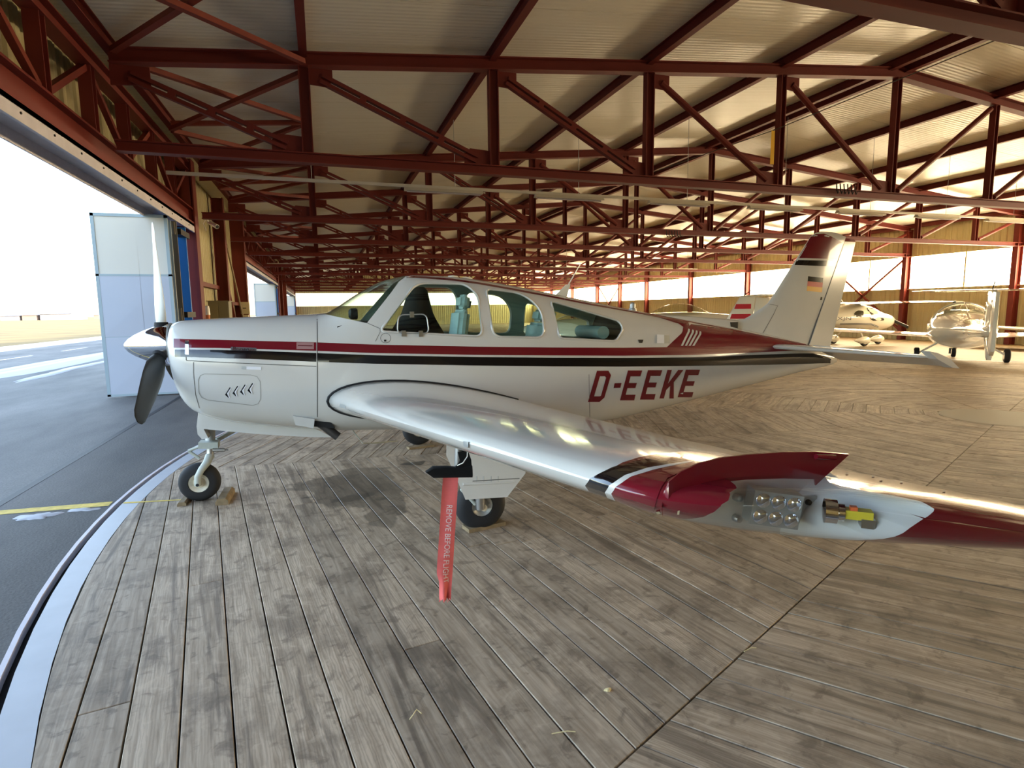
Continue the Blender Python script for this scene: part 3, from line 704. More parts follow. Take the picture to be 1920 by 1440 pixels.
# ------------------------------------------------------------------ window wall (right) and end walls
WZ0, WZ1 = 2.43, 3.93
mb = MB()
corrugated(mb, XR, Y_NEAR, Y_FAR, -0.02, WZ0, sgn=1); corrugated(mb, XR, Y_NEAR, Y_FAR, WZ1, roof_z(XR)+0.35, sgn=1)
corrugated(mb, XR, Y_NEAR, -11.85, WZ0, WZ1, sgn=1)  # unseen cladding added in place of windows, so the fin reflects none
wall_right = struct(build(mb, 'wall_right', M_beige))
mb = MB(); mb.bb((XR-0.06, Y_NEAR, WZ0-0.05), (XR+0.02, Y_FAR, WZ0)); build(mb, 'window_sill', M_beige, wall_right)
mb = MB(); mb.bb((XR-0.06, Y_NEAR, WZ1), (XR+0.02, Y_FAR, WZ1+0.05)); build(mb, 'window_head', M_beige, wall_right)
ys = [Y_NEAR]+TY_BACK[::-1]+TY+[Y_FAR]
wi = 1
for a, b_ in zip(ys[:-1], ys[1:]):
    if b_ < -11:      # unseen wall behind the camera, windows left out to keep glare off the fin
        continue
    mb = MB(); mb.bb((XR+0.01, a, WZ0), (XR+0.03, b_, WZ1)); r = struct(build(mb, 'window_%d' % wi, M_winlight)); wi += 1
    if a > 0:
        for k in (1,):
            y = lerp(a, b_, 0.45); mb = MB(); mb.bb((XR-0.02, y-0.03, WZ0), (XR+0.008, y+0.03, WZ1)); build(mb, 'mullion', M_beige, r)
labs = ['past the tail of the white plane', 'by the crossed wall braces', 'behind the fin of the white plane']
for k, y in enumerate(TY):
    mb = MB(); mb.ibeam((XR-0.2, y, 0), (XR-0.2, y, roof_z(XR)), 0.2, 0.34, up=(1, 0, 0))
    tag(build(mb, 'steel_column', M_steel), 'red-brown steel column in front of the window strip', 'column', 'columns along the window wall')
for a, b_ in ((20.82, 25.52), (48.9, 53.6)):
    for s in (0, 1):
        mb = MB(); mb.beam((XR-0.12, a+0.1, 0.4 if s else 3.9), (XR-0.12, b_-0.1, 3.9 if s else 0.4), 0.09, 0.09, (1, 0, 0))
        tag(build(mb, 'wall_brace', M_steel_l), 'orange-red brace %s towards the far end in front of the %s windows' % ('rising' if s else 'falling', 'nearer' if a < 30 else 'farther'), 'brace')
mb = MB(); corrugated(mb, Y_FAR, XL-0.5, XR, -0.02, 2.43, axis='X'); corrugated(mb, Y_FAR, XL-0.5, XR, 3.95, 6.9, axis='X'); wall_back = struct(build(mb, 'wall_back', M_beige))
mb = MB(); mb.bb((XL-0.5, Y_FAR+0.01, 2.43), (XR, Y_FAR+0.03, 3.95)); struct(build(mb, 'window_%d' % wi, M_winfar)); wi += 1
mb = MB(); corrugated(mb, Y_NEAR, XL-0.5, XR, -0.02, 6.9, axis='X', sgn=-1); struct(build(mb, 'wall_front', M_beige))

# ------------------------------------------------------------------ hanging light rails
def light_rail(y, lab, x0=XL+0.05, x1=25.0):
    z = 4.33
    r = thing('light_rail', lab, 'light fixture', ((x0+x1)/2, y, z))
    mb = MB(); mb.bb((x0, y-0.035, z-0.03), (x1, y+0.035, z+0.03)); build(mb, 'trunking', M_skylight, r)
    for x in NODES[1:10]:
        mb = MB(); mb.tube([(x+0.02, y, z+0.03), (x+0.02, y, roof_z(x)+0.052)], 0.006, 6); build(mb, 'hanger_rod', M_dullalu, r)
    for x in [1.85+k*3.02 for k in range(8)]:
        mb = MB(); mb.prism([(x, y-0.09, z-0.10), (x, y+0.09, z-0.10), (x, y+0.04, z-0.03), (x, y-0.04, z-0.03)], (1.75, 0, 0)); f = build(mb, 'lamp_housing', M_skylight, r)
        mb = MB(); mb.tube([(x+0.05, y, z-0.115), (x+1.70, y, z-0.115)], 0.016, 8); build(mb, 'lamp_tube', M_trackgrey, f)
light_rail(13.03, 'white hanging light rail with lamp housings behind the nearest full truss')
light_rail(34.8, 'white hanging light rail in the second door bay')
light_rail(62.9, 'white hanging light rail in the farthest door bay')
# yellow tag hanging from the wire, and the wire
w0, w1 = (XL+15.5, 3.8, 5.6), (2.2, 9.5, 4.2)
ty = at(1450, 245, 1, 9.6); tb = at(1447, 308, 1, 9.6)
mb = MB(); mb.add([(ty.x-0.04, 9.6, ty.z), (ty.x+0.04, 9.6, ty.z), (tb.x+0.05, 9.6, tb.z), (tb.x-0.04, 9.6, tb.z), (ty.x-0.04, 9.604, ty.z), (ty.x+0.04, 9.604, ty.z), (tb.x+0.05, 9.604, tb.z), (tb.x-0.04, 9.604, tb.z)], [(0, 1, 2, 3), (7, 6, 5, 4), (0, 4, 5, 1), (1, 5, 6, 2), (2, 6, 7, 3), (3, 7, 4, 0)])
tag(build(mb, 'yellow_tag', M_yellowtag), 'yellow strip hanging from a wire beside a truss post', 'tag')
a_ = at(1880, 70, 1, 6.0); c_ = at(1160, 345, 1, 15.0)
mid = Vector((ty.x, 9.6, ty.z+0.005))
mb = MB(); mb.tube([a_, a_.lerp(mid, .5), mid, mid.lerp(c_, .5), c_], 0.008, 6); tag(build(mb, 'steel_wire', M_hinge), 'thin wire strung under the ridge carrying the yellow strip', 'wire')
# ------------------------------------------------------------------ the white low-wing aeroplane
CY = 5.5
plane = thing('light_aeroplane', 'white low-wing propeller plane with burgundy and black stripes lettered D-EEKE', 'airplane', (1.0, CY, 0))
#        x      top    bottom  half-w  zc    n-up  n-low
FUS = [(-1.190, 1.500, 1.190, 0.200, 1.350, 2.0, 2.0),
       (-1.178, 1.536, 1.070, 0.275, 1.330, 2.1, 2.1),
       (-1.150, 1.552, 0.950, 0.335, 1.290, 2.2, 2.3),
       (-1.100, 1.562, 0.855, 0.385, 1.250, 2.3, 2.5),
       (-1.040, 1.567, 0.795, 0.418, 1.220, 2.4, 2.6),
       (-0.930, 1.573, 0.745, 0.452, 1.190, 2.5, 2.8),
       (-0.740, 1.581, 0.692, 0.485, 1.170, 2.6, 3.0),
       (-0.310, 1.595, 0.620, 0.522, 1.140, 2.7, 3.2),
       (-0.040, 1.603, 0.585, 0.538, 1.130, 2.7, 3.3),
       (0.044, 1.613, 0.572, 0.542, 1.130, 2.7, 3.3),
       (0.176, 1.690, 0.560, 0.546, 1.130, 2.7, 3.3),
       (0.369, 1.812, 0.550, 0.552, 1.120, 2.7, 3.3),
       (0.564, 1.902, 0.540, 0.556, 1.110, 2.7, 3.3),
       (0.811, 1.948, 0.530, 0.560, 1.100, 2.7, 3.3),
       (1.217, 1.935, 0.512, 0.560, 1.080, 2.7, 3.3),
       (1.480, 1.903, 0.500, 0.556, 1.070, 2.7, 3.3),
       (1.806, 1.850, 0.490, 0.548, 1.050, 2.7, 3.2),
       (2.261, 1.766, 0.462, 0.522, 1.030, 2.6, 3.0),
       (2.624, 1.700, 0.446, 0.485, 1.010, 2.5, 2.9),
       (3.266, 1.580, 0.512, 0.408, 1.000, 2.4, 2.7),
       (3.947, 1.470, 0.612, 0.318, 1.010, 2.3, 2.5),
       (4.672, 1.350, 0.722, 0.218, 1.030, 2.2, 2.4),
       (5.446, 1.190, 0.842, 0.120, 1.030, 2.1, 2.2),
       (5.900, 1.060, 0.905, 0.050, 0.985, 2.0, 2.0),
       (5.990, 1.010, 0.930, 0.020, 0.970, 2.0, 2.0)]
def fus_sec(x, n=56, off=0.0):
    zt, zb, hw, zc, nu, nl = spline(FUS, x)
    off = min(off, 0.45*hw, 0.3*(zt-zc), 0.3*(zc-zb)); zt -= off; zb += off; hw -= off
    P = []
    for k in range(n):
        t = 2*PI*k/n; c, s = math.cos(t), math.sin(t)
        if s >= 0: e, h = nu, zt-zc
        else: e, h = nl, zc-zb
        P.append((x, CY+hw*math.copysign(abs(c)**(2/e), c), zc+h*math.copysign(abs(s)**(2/e), s)))
    return P
xs = [-1.19, -1.186, -1.178, -1.165, -1.15, -1.125, -1.1, -1.07, -1.04, -0.98, -0.93, -0.85, -0.74, -0.6, -0.45, -0.31, -0.17, -0.04, 0.044]
xs += [0.044+(0.811-0.044)*k/10 for k in range(1, 11)] + [0.811+(2.624-0.811)*k/18 for k in range(1, 19)] + [2.624+(5.9-2.624)*k/16 for k in range(1, 17)] + [5.95, 5.99]
N_S = 56
mb_out = MB(); mb_out.loft([fus_sec(x) for x in xs])
me_out = mb_out.mesh('fuselage_surface')
bm = bmesh.new(); bm.from_mesh(me_out); bmesh.ops.recalc_face_normals(bm, faces=bm.faces); bm.to_mesh(me_out); bm.free()
BVH_FUS = BVHTree.FromPolygons([v.co.copy() for v in me_out.vertices], [tuple(q.vertices) for q in me_out.polygons])

def boolean(me, cutter, op):
    a = bpy.data.objects.new('tmp_a', me); b_ = bpy.data.objects.new('tmp_b', cutter); COL.objects.link(a); COL.objects.link(b_)
    md = a.modifiers.new('b', 'BOOLEAN'); md.operation = op; md.object = b_; md.solver = 'EXACT'
    dg = bpy.context.evaluated_depsgraph_get(); r = bpy.data.meshes.new_from_object(a.evaluated_get(dg))
    bpy.data.objects.remove(a); bpy.data.objects.remove(b_); return r
def normals_out(me):
    bm = bmesh.new(); bm.from_mesh(me); bmesh.ops.recalc_face_normals(bm, faces=bm.faces); bm.to_mesh(me); bm.free(); return me
def shell(x0, x1, t_in, n=N_S, caps=True):
    # closed thick shell of the fuselage between two stations (outer faces material 0, inner 1)
    X = [x for x in xs if x0-1e-6 <= x <= x1+1e-6]
    so = [fus_sec(x) for x in X]; si = [fus_sec(x, off=t_in) for x in X]
    mb = MB(); mb.loft(so, caps=False); o = len(mb.v); mb.loft(si, caps=False, mi=1)
    m_ = len(X)
    for base in (0, (m_-1)*n):
        mb.add([], []);
        for k in range(n): mb.f.append((base+k, base+(k+1) % n, o+base+(k+1) % n, o+base+k)); mb.m.append(0)
    return normals_out(mb.mesh('shell'))
def rounded(poly, r, n=6):
    # round the corners of a 2D polygon
    out = []
    m_ = len(poly)
    for i in range(m_):
        p0, p1, p2 = Vector(poly[i-1]), Vector(poly[i]), Vector(poly[(i+1) % m_])
        rr = r[i] if isinstance(r, (list, tuple)) else r
        a, b_ = (p0-p1), (p2-p1); rr_ = min(rr, a.length*0.48, b_.length*0.48)
        A, B = p1+a.normalized()*rr_, p1+b_.normalized()*rr_
        for k in range(n+1):
            t = k/n; out.append(tuple((A*(1-t)**2+p1*(2*t*(1-t))+B*t*t)))
    return out
def xz_prism(poly, y0, y1):
    mb = MB(); mb.prism([(x, y0, z) for x, z in poly], (0, y1-y0, 0)); return normals_out(mb.mesh('cutter'))
WIN1 = rounded([(0.455, 1.452), (0.800, 1.862), (1.25, 1.858), (1.345, 1.76), (1.345, 1.388)], [0.06, 0.10, 0.08, 0.10, 0.07])
WIN2 = rounded([(1.432, 1.815), (1.80, 1.772), (1.945, 1.62), (1.945, 1.362), (1.44, 1.384)], [0.06, 0.11, 0.09, 0.09, 0.09])
WIN3 = rounded([(2.070, 1.702), (2.80, 1.500), (2.83, 1.42), (2.72, 1.303), (2.095, 1.352)], [0.05, 0.05, 0.06, 0.05, 0.05])
WSH = [(0.035, 1.60), (0.358, 1.523), (0.668, 1.880), (0.735, 1.925), (0.78, 1.955), (0.78, 2.2), (0.0, 2.2), (0.0, 1.612)]
# cowling and cabin/tail are separate skins meeting at the firewall seam
X_FW = -0.04
cowl = shell(-1.19, X_FW, 0.02)
body = shell(X_FW, 5.99, 0.022)
glassy = shell(X_FW, 3.2 if False else xs[min(range(len(xs)), key=lambda i: abs(xs[i]-3.2))], 0.006)
panes = []
for nm, poly in (('windscreen', WSH), ('front_window', WIN1), ('middle_window', WIN2), ('rear_window', WIN3)):
    if nm == 'windscreen': panes.append((nm, boolean(glassy.copy(), xz_prism(poly, CY-1, CY+1), 'INTERSECT')))
    else:
        panes.append((nm, boolean(glassy.copy(), xz_prism(poly, CY-1, CY), 'INTERSECT'))); panes.append((nm, boolean(glassy.copy(), xz_prism(poly, CY, CY+1), 'INTERSECT')))
    body = boolean(body, xz_prism(poly, CY-1, CY+1), 'DIFFERENCE')
# nose bowl opening sits behind the spinner; close it with a bulkhead
cw = link('cowling', cowl, [M_white, M_exhaust], plane, 35, fix=False)
mb = MB(); mb.add([(-1.17, p_[1], p_[2]) for p_ in fus_sec(-1.178, off=0.02)], [tuple(range(N_S))]); build(mb, 'nose_bulkhead', M_dash, plane)
fb = link('fuselage', body, [M_white, M_interior], plane, 35, fix=False)
for nm, me in panes:
    link(nm, me, M_glass, plane, 35, fix=False)
# window surrounds
def on_side(x, z, off=0.0, side=-1):
    h = BVH_FUS.ray_cast(Vector((x, CY+side*3, z)), Vector((0, -side, 0)))
    if h[0] is None: return Vector((x, CY, z))
    return h[0]+h[1]*off
def side_loop(poly, r, name, m, parent, closed=True, off=0.0, side=-1, n=6):
    pts = [on_side(x, z, off, side) for x, z in poly]
    if closed: pts.append(pts[0]); pts.append(pts[1])
    mb = MB(); mb.tube(pts, r, n); return build(mb, name, m, parent, 60)
for poly in (WIN1, WIN2, WIN3):
    big = poly
    side_loop(big, 0.011, 'window_frame', M_white, fb)
for side in (1,):
    for poly in (WIN1, WIN2, WIN3): side_loop(poly, 0.011, 'window_frame', M_white, fb, side=1)
def wpost(pts):
    return [on_side(x, z, 0.004) for x, z in pts]

# ---- decals: marks traced on the skin where the paint is
def decal(name, quads, m, bvh, parent, nu=8, nv=3, off=0.0022, mirror=False):
    mb = MB(); mm = MB()
    for q in quads:
        V = []
        for i in range(nu+1):
            for j in range(nv+1):
                u, v = i/nu, j/nv
                x = lerp(lerp(q[0][0], q[1][0], u), lerp(q[3][0], q[2][0], u), v); y = lerp(lerp(q[0][1], q[1][1], u), lerp(q[3][1], q[2][1], u), v)
                h = bvh.ray_cast(CAM_LOC, pix_ray(x, y))
                if h[0] is None: V.append(None)
                else:
                    nn = h[1] if h[1].dot(pix_ray(x, y)) < 0 else -h[1]
                    V.append(h[0]+nn*off)
        F = []
        idx = {}
        vv = []
        for k, p_ in enumerate(V):
            if p_ is not None: idx[k] = len(vv); vv.append(p_)
        for i in range(nu):
            for j in range(nv):
                c = [i*(nv+1)+j, (i+1)*(nv+1)+j, (i+1)*(nv+1)+j+1, i*(nv+1)+j+1]
                if all(k in idx for k in c):
                    pp = [vv[idx[k]] for k in c]
                    if max((pp[a]-pp[b_]).length for a in range(4) for b_ in range(a)) < 0.6: F.append(tuple(idx[k] for k in c))
        mb.add(vv, F)
        if mirror: mm.add([Vector((p_.x, 2*CY-p_.y, p_.z)) for p_ in vv], [tuple(reversed(f)) for f in F])
    if mirror: link(name, mm.mesh(name), m, parent, 60, fix=False)
    return link(name, mb.mesh(name), m, parent, 60, fix=False)
def strip(top, bot): return [(top[i], top[i+1], bot[i+1], bot[i]) for i in range(len(top)-1)]
def line_strip(pts, w):
    # thin line in pixel coordinates
    T = []; B = []
    for i, p_ in enumerate(pts):
        d = Vector(pts[min(i+1, len(pts)-1)])-Vector(pts[max(i-1, 0)]); n = Vector((-d.y, d.x)).normalized()*w/2
        T.append(tuple(Vector(p_)-n)); B.append(tuple(Vector(p_)+n))
    return strip(T, B)
SX = [333, 345, 400, 470, 594, 700, 900, 1040, 1170, 1250]
def pl(tab, off=0): return [(x, interp(tab, x)[0]+off) for x in SX]
RT = [(328, 635), (345, 636), (400, 637), (470, 639), (594, 642), (700, 646), (900, 650), (1040, 651.5), (1170, 652), (1250, 651)]
RB = [(328, 652), (345, 652), (400, 652.5), (470, 654), (594, 658), (700, 662), (900, 665.5), (1040, 666.5), (1170, 667), (1300, 665.5), (1440, 660), (1530, 655)]
BT = [(328, 655.5), (345, 655.5), (400, 656), (470, 657.5), (594, 662), (700, 666), (900, 669.5), (1040, 670.5), (1170, 671), (1300, 670), (1440, 664.5), (1520, 662), (1545, 667), (1568, 678)]
BBt = [(328, 669), (345, 669), (400, 671), (470, 673), (594, 678.5), (700, 682), (900, 685.5), (1040, 687), (1170, 687.5), (1300, 686), (1440, 684), (1545, 681), (1568, 681)]
def band(t, b_, xa, xb, n=24):
    X = [lerp(xa, xb, k/n) for k in range(n+1)]
    return strip([(x, interp(t, x)[0]) for x in X], [(x, interp(b_, x)[0]) for x in X])
decal('burgundy_stripe', band(RT, RB, 326, 593), M_red, BVH_FUS, cw, 2, 4, mirror=True)
decal('burgundy_stripe', band(RT, RB, 595, 1250), M_red, BVH_FUS, fb, 2, 4, mirror=True)
decal('black_stripe', band(BT, BBt, 328, 593), M_black, BVH_FUS, cw, 2, 4, mirror=True)
decal('black_stripe', band(BT, BBt, 595, 1568, 44), M_black, BVH_FUS, fb, 2, 4, mirror=True)
# burgundy rear panel: upper edge along the spine, front edge rounded round the white field
up = [(1195, 585.5), (1237, 591.5), (1283, 600.5), (1376, 618), (1440, 631), (1500, 643), (1532, 650)]
lo = [(1195, 587.5), (1237, 596.0), (1272, 607.0), (1281, 613), (1279, 621), (1270, 640), (1262, 648), (1250, 651)]
quads = strip(up[:2]+[(1283, 600.5)], lo[:2]+[(1272, 607)])
decal('burgundy_panel', quads, M_red, BVH_FUS, fb, 6, 4, mirror=True)
top2 = [(1283, 600.5), (1330, 609.2), (1376, 618), (1440, 631), (1500, 643), (1532, 650)]
decal('burgundy_panel', strip([(1283, 600.5), (1284, 600.6), (1290, 602), (1295, 603), (1300, 604)], [(1272, 607), (1281, 613), (1279, 621), (1268, 644), (1250, 651)][:1]+[(1281, 613), (1279.5, 621), (1270, 641), (1250, 651)]), M_red, BVH_FUS, fb, 5, 6, mirror=True)
decal('burgundy_panel', strip([(1300, 604), (1330, 609.2), (1376, 618), (1440, 631), (1500, 643), (1534, 650)], [(1250, 651), (1300, 651), (1360, 651), (1430, 652), (1490, 653), (1534, 655)]), M_red, BVH_FUS, fb, 6, 8, mirror=True)
decal('burgundy_panel', strip([(x, 651) for x in (1250, 1300, 1360)]+[(1430, 652), (1490, 653), (1534, 655)], [(x, interp(RB, x)[0]) for x in (1250, 1300, 1360, 1430, 1490, 1534)]), M_red, BVH_FUS, fb, 6, 4, mirror=True)
# thin burgundy line along the roof edge
rl_t = [(762, 517.5), (800, 519), (850, 523.0), (900, 530.0), (960, 540.5), (1040, 556), (1100, 568), (1195, 585.5)]
rl_b = [(762, 520.5), (800, 522.5), (850, 526.5), (900, 533.5), (960, 544), (1040, 559), (1100, 571), (1195, 587.5)]
decal('burgundy_roof_line', strip(rl_t, rl_b), M_red, BVH_FUS, fb, 6, 1, mirror=True)
for k, x in enumerate((1284, 1291.5, 1298.5, 1305.5)):
    dy = k*1.6
    decal('white_slash', [((x+6, 616.5+dy), (x+9, 617.5+dy), (x+9, 622+dy), (x+5, 622+dy)), ((x+5, 622+dy), (x+9, 622+dy), (x-4, 648.5), (x-8, 648.5))], M_white, BVH_FUS, fb, 4, 5, off=0.004)
# registration letters
def letter(quads, name='registration_letter'): decal(name, quads, M_red, BVH_FUS, fb, 4, 4, off=0.003)
def sheared(x0, base, top, lean, rects):
    # rects in letter space (u 0..1 of width w px, v 0 bottom..1 top)
    out = []
    for w, (ua, va), (ub, vb), (uc, vc), (ud, vd) in rects:
        Q = []
        for u, v in ((ua, va), (ub, vb), (uc, vc), (ud, vd)):
            Q.append((x0+u*w+lean*v, lerp(base, top, v)))
        out.append(tuple(Q))
    return out
def E_(x0, base, top, w=27):
    return sheared(x0, base, top, 15, [(w, (0, 1), (0.30, 1), (0.30, 0), (0, 0)), (w, (0.30, 1), (1.0, 1), (0.98, 0.80), (0.30, 0.80)), (w, (0.30, 0.58), (0.86, 0.58), (0.85, 0.41), (0.30, 0.41)), (w, (0.30, 0.19), (0.98, 0.19), (1.0, 0), (0.30, 0))])
letter(sheared(1102, 753.5, 695, 17, [(27, (0, 1), (0.32, 1), (0.32, 0), (0, 0)), (27, (0.32, 1), (0.80, 1), (0.74, 0.82), (0.32, 0.82)), (27, (0.32, 0.18), (0.74, 0.18), (0.80, 0), (0.32, 0)), (27, (0.80, 1), (1.06, 0.86), (0.76, 0.78), (0.68, 0.82)), (27, (0.78, 0.84), (1.06, 0.86), (1.06, 0.14), (0.78, 0.16)), (27, (0.72, 0.18), (0.78, 0.2), (1.06, 0.14), (0.80, 0))]))
letter([((1152, 718.5), (1165, 718), (1163, 727), (1150, 727.5))], 'registration_dash')
letter(E_(1162, 750.5, 694.5)); letter(E_(1199.5, 749, 694))
letter(sheared(1236, 747, 693.5, 15, [(27, (0, 1), (0.31, 1), (0.31, 0), (0, 0)), (27, (0.75, 1), (1.12, 1), (0.62, 0.50), (0.31, 0.52)), (27, (0.31, 0.52), (0.31, 0.30), (0.50, 0.44), (0.62, 0.50)), (27, (0.46, 0.55), (0.68, 0.58), (1.0, 0), (0.70, 0))]))
letter(E_(1270.5, 744.5, 693))
# panel seams, hatches, vents on the cowling
def seam(pts, w=1.3, parent=None, m=M_seam): decal('panel_seam', line_strip(pts, w), m, BVH_FUS, parent or fb, 6, 1, off=0.0018)
seam([(594.5, 591), (595, 640), (595, 680), (595, 740), (595, 782)], 1.6, cw)
seam([(349, 671), (350, 676), (430, 680), (593, 687)], 1.3, cw)
seam([(363, 679), (363, 700), (367, 740), (374, 765)], 1.1, cw)
seam([(350, 637), (349, 655), (349, 675)], 1.0, cw)
hatch = [(372, 712), (376, 704), (384, 701), (470, 703), (482, 706), (488, 716), (489, 748), (484, 757), (474, 760), (390, 750), (378, 745), (373, 736), (372, 712)]
seam(hatch, 1.3, cw, mat('hatch_line', srgb(160, 158, 150), 0.5))
M_lav = mat('white_recess', srgb(236, 236, 240), 0.3)
for k in range(4):
    x, y = 422+k*14, 740-k*2.6
    decal('louvre_gap', [((x+9, y-14), (x+11, y-13), (x+4, y-2.5), (x, y)), ((x, y), (x+4, y-2.5), (x+8, y+6), (x+6, y+5.5))], M_black, BVH_FUS, cw, 3, 3, off=0.0025)
    decal('louvre_lip', [((x+11, y-13), (x+13, y-15), (x+7, y-2.5), (x+4, y-2.5)), ((x+4, y-2.5), (x+7, y-2.5), (x+9.5, y+5), (x+8, y+6))], M_lav, BVH_FUS, cw, 3, 3, off=0.006)
decal('latch_slot', [((462, 687), (490, 688), (490, 693.5), (462, 692.5))], M_lav, BVH_FUS, cw, 4, 2, off=0.003)
decal('latch_button', [((453, 687), (462, 687.2), (462, 692.5), (453, 692))], M_dullalu, BVH_FUS, cw, 3, 2, off=0.004)
decal('chrome_band', [((347.5, 639), (354, 639), (354, 665), (347.5, 664))], M_chrome, BVH_FUS, cw, 3, 6, off=0.004)
decal('model_badge', [((433, 650.5), (481, 652.5), (481, 658), (433, 656.5))], mat('badge_grey', srgb(96, 92, 94), 0.4, metal=0.4), BVH_FUS, cw, 8, 2, off=0.004)
decal('maker_plate', [((556, 642), (588.5, 642.5), (588.5, 655), (556, 654.5))], mat('faded_plate', srgb(160, 118, 116), 0.5), BVH_FUS, cw, 4, 2, off=0.003)
# raised script lettering on the badge
def text_mesh(txt, italic=0.0):
    cu = bpy.data.curves.new('lettering', 'FONT'); cu.body = txt; cu.size = 1.0; cu.shear = italic; cu.resolution_u = 3
    ob = bpy.data.objects.new('lettering', cu); COL.objects.link(ob); dg = bpy.context.evaluated_depsgraph_get(); dg.update()
    me = bpy.data.meshes.new_from_object(ob.evaluated_get(dg)); bpy.data.objects.remove(ob)
    xs_ = [v.co.x for v in me.vertices]; ys_ = [v.co.y for v in me.vertices]; x0, x1, y0, y1 = min(xs_), max(xs_), min(ys_), max(ys_)
    for v in me.vertices: v.co = ((v.co.x-x0)/(x1-x0), (v.co.y-y0)/(y1-y0), 0)
    return me
def decal_text(txt, q, m, bvh, parent, name, off=0.004, italic=0.0):
    me = text_mesh(txt, italic)
    for v in me.vertices:
        u, w = v.co.x, 1-v.co.y; x = lerp(lerp(q[0][0], q[1][0], u), lerp(q[3][0], q[2][0], u), w); y = lerp(lerp(q[0][1], q[1][1], u), lerp(q[3][1], q[2][1], u), w)
        h = bvh.ray_cast(CAM_LOC, pix_ray(x, y))
        if h[0] is not None: v.co = h[0]+(h[1] if h[1].dot(pix_ray(x, y)) < 0 else -h[1])*off
    return link(name, me, m, parent, fix=False)
decal_text('Bonanza', ((436, 650.8), (478, 652.6), (478, 657.6), (436, 656.2)), M_chrome, BVH_FUS, cw, 'badge_lettering', 0.007, 0.2)
decal('plate_lettering', line_strip([(558.5, 648), (586, 648.6)], 2.2), mat('plate_print', srgb(104, 40, 44), 0.6), BVH_FUS, cw, 8, 1, off=0.0045)
# door lines and fittings on the fuselage side
seam([(686, 604.5), (712, 616), (713, 622), (704, 640)], 0.9)
circ = [(723+9.5*math.cos(t*0.35), 634+9*math.sin(t*0.35)) for t in range(19)]
seam(circ, 0.8)
decal('key_lock', [((720, 637), (724, 637), (724, 640.5), (720, 640.5))], M_iron, BVH_FUS, fb, 2, 2, off=0.006)
decal('static_port', [((1196, 637), (1206, 637), (1204, 643), (1198, 643))], M_iron, BVH_FUS, fb, 2, 2, off=0.004)
decal('air_vent', [((1230.5, 628), (1244, 628.5), (1244, 644), (1230.5, 643.5))], M_lav, BVH_FUS, fb, 3, 3, off=0.012)
decal('air_vent_shade', [((1244, 628.5), (1254.5, 629), (1255, 644), (1244, 644))], M_dullalu, BVH_FUS, fb, 3, 3, off=0.004)
seam([(1104, 702), (1105, 740), (1106, 782)], 0.8)

# ---- spinner and propeller
PX = -1.27
mb = MB(); prof = [(-1.555, 0.0), (-1.548, 0.022), (-1.52, 0.055), (-1.47, 0.090), (-1.40, 0.125), (-1.33, 0.152), (-1.26, 0.172), (-1.215, 0.180), (-1.205, 0.180), (-1.20, 0.172)]
mb.lathe(prof, (0, CY, 1.362), 'X', 48); sp = build(mb, 'spinner', M_chrome, plane, 40)
mb = MB(); mb.lathe([(-1.208, 0.1815), (-1.196, 0.1815)], (0, CY, 1.362), 'X', 48); build(mb, 'spinner_plate', M_dullalu, plane, 40)
def blade(ang, m1, m2):
    rt = [(0.10, 0.040, 0.038, 60), (0.17, 0.042, 0.032, 56), (0.24, 0.066, 0.024, 44), (0.34, 0.086, 0.018, 36), (0.48, 0.092, 0.014, 30), (0.65, 0.088, 0.011, 24), (0.82, 0.076, 0.008, 20), (0.93, 0.064, 0.006, 21), (0.98, 0.042, 0.005, 20), (0.998, 0.014, 0.003, 20)]
    secs = []
    d = Vector((0, math.cos(ang), math.sin(ang))); tn = Vector((0, -math.sin(ang), math.cos(ang)))
    for r, w, t, pit in rt:
        p_ = math.radians(pit); ch = tn*math.cos(p_)+Vector((1, 0, 0))*math.sin(p_); nn = d.cross(ch)
        c = Vector((PX, CY, 1.362))+d*r; secs.append([c+ch*(w*math.cos(2*PI*k/16))+nn*(t*math.sin(2*PI*k/16)) for k in range(16)])
    mb = MB(); mb.loft(secs); return build(mb, 'propeller_blade', m1, plane, 50)
blade(math.radians(90), M_bladeback, M_bladeback); blade(math.radians(210), M_blade, M_blade); blade(math.radians(330), M_blade, M_blade)
for a in (90, 210, 330):
    d = Vector((0, math.cos(math.radians(a)), math.sin(math.radians(a)))); c = Vector((PX, CY, 1.362)); mb = MB(); mb.tube([c+d*0.12, c+d*0.19], [0.062, 0.050], 16); build(mb, 'blade_boot', M_dark, sp, 40)

# ---- wings
LEX, TEX = lambda y: 0.04+(4.97-y)*0.080, lambda y: 2.17-(4.97-y)*0.150
LEZ, TEZ = lambda y: 0.885+(4.97-y)*0.1115, lambda y: 0.615+(4.97-y)*0.1155+max(0, 1.1-y)*0.08
def airfoil(n=22):
    # (u, upper, lower) thickness form, 16% class
    P = []
    for k in range(n+1):
        u = 0.5*(1-math.cos(PI*k/n)); t = 5*(0.2969*math.sqrt(u)-0.1260*u-0.3516*u*u+0.2843*u**3-0.1036*u**4); P.append((u, t))
    return P
AF = airfoil()
def wing_sec(y, tc, cam=0.025, kx=1.0, le=None, te=None, zoff=0.0, kz=1.0):
    lx, tx, lz, tz = (le[0], te[0], le[1], te[1]) if le else (LEX(y), TEX(y), LEZ(y), TEZ(y))
    c = tx-lx; P = []
    f = lambda u, s, t: (lx+u*c, y, lerp(lz, tz, u)+c*(kz*s*tc*t+4*cam*u*(1-u)))
    for u, t in reversed(AF): P.append(f(u, 1, t))
    for u, t in AF[1:-1]: P.append(f(u, -1, t))
    return P
Y_TIP = 0.74
def tc_at(y): return lerp(0.095, 0.160, (y-0.6)/4.4)
def cam_at(y): return lerp(0.010, 0.025, (y-0.6)/4.4)
def glove(y): return max(0, (y-4.2)/0.77)**2*0.06     # leading edge swept a little forward at the root
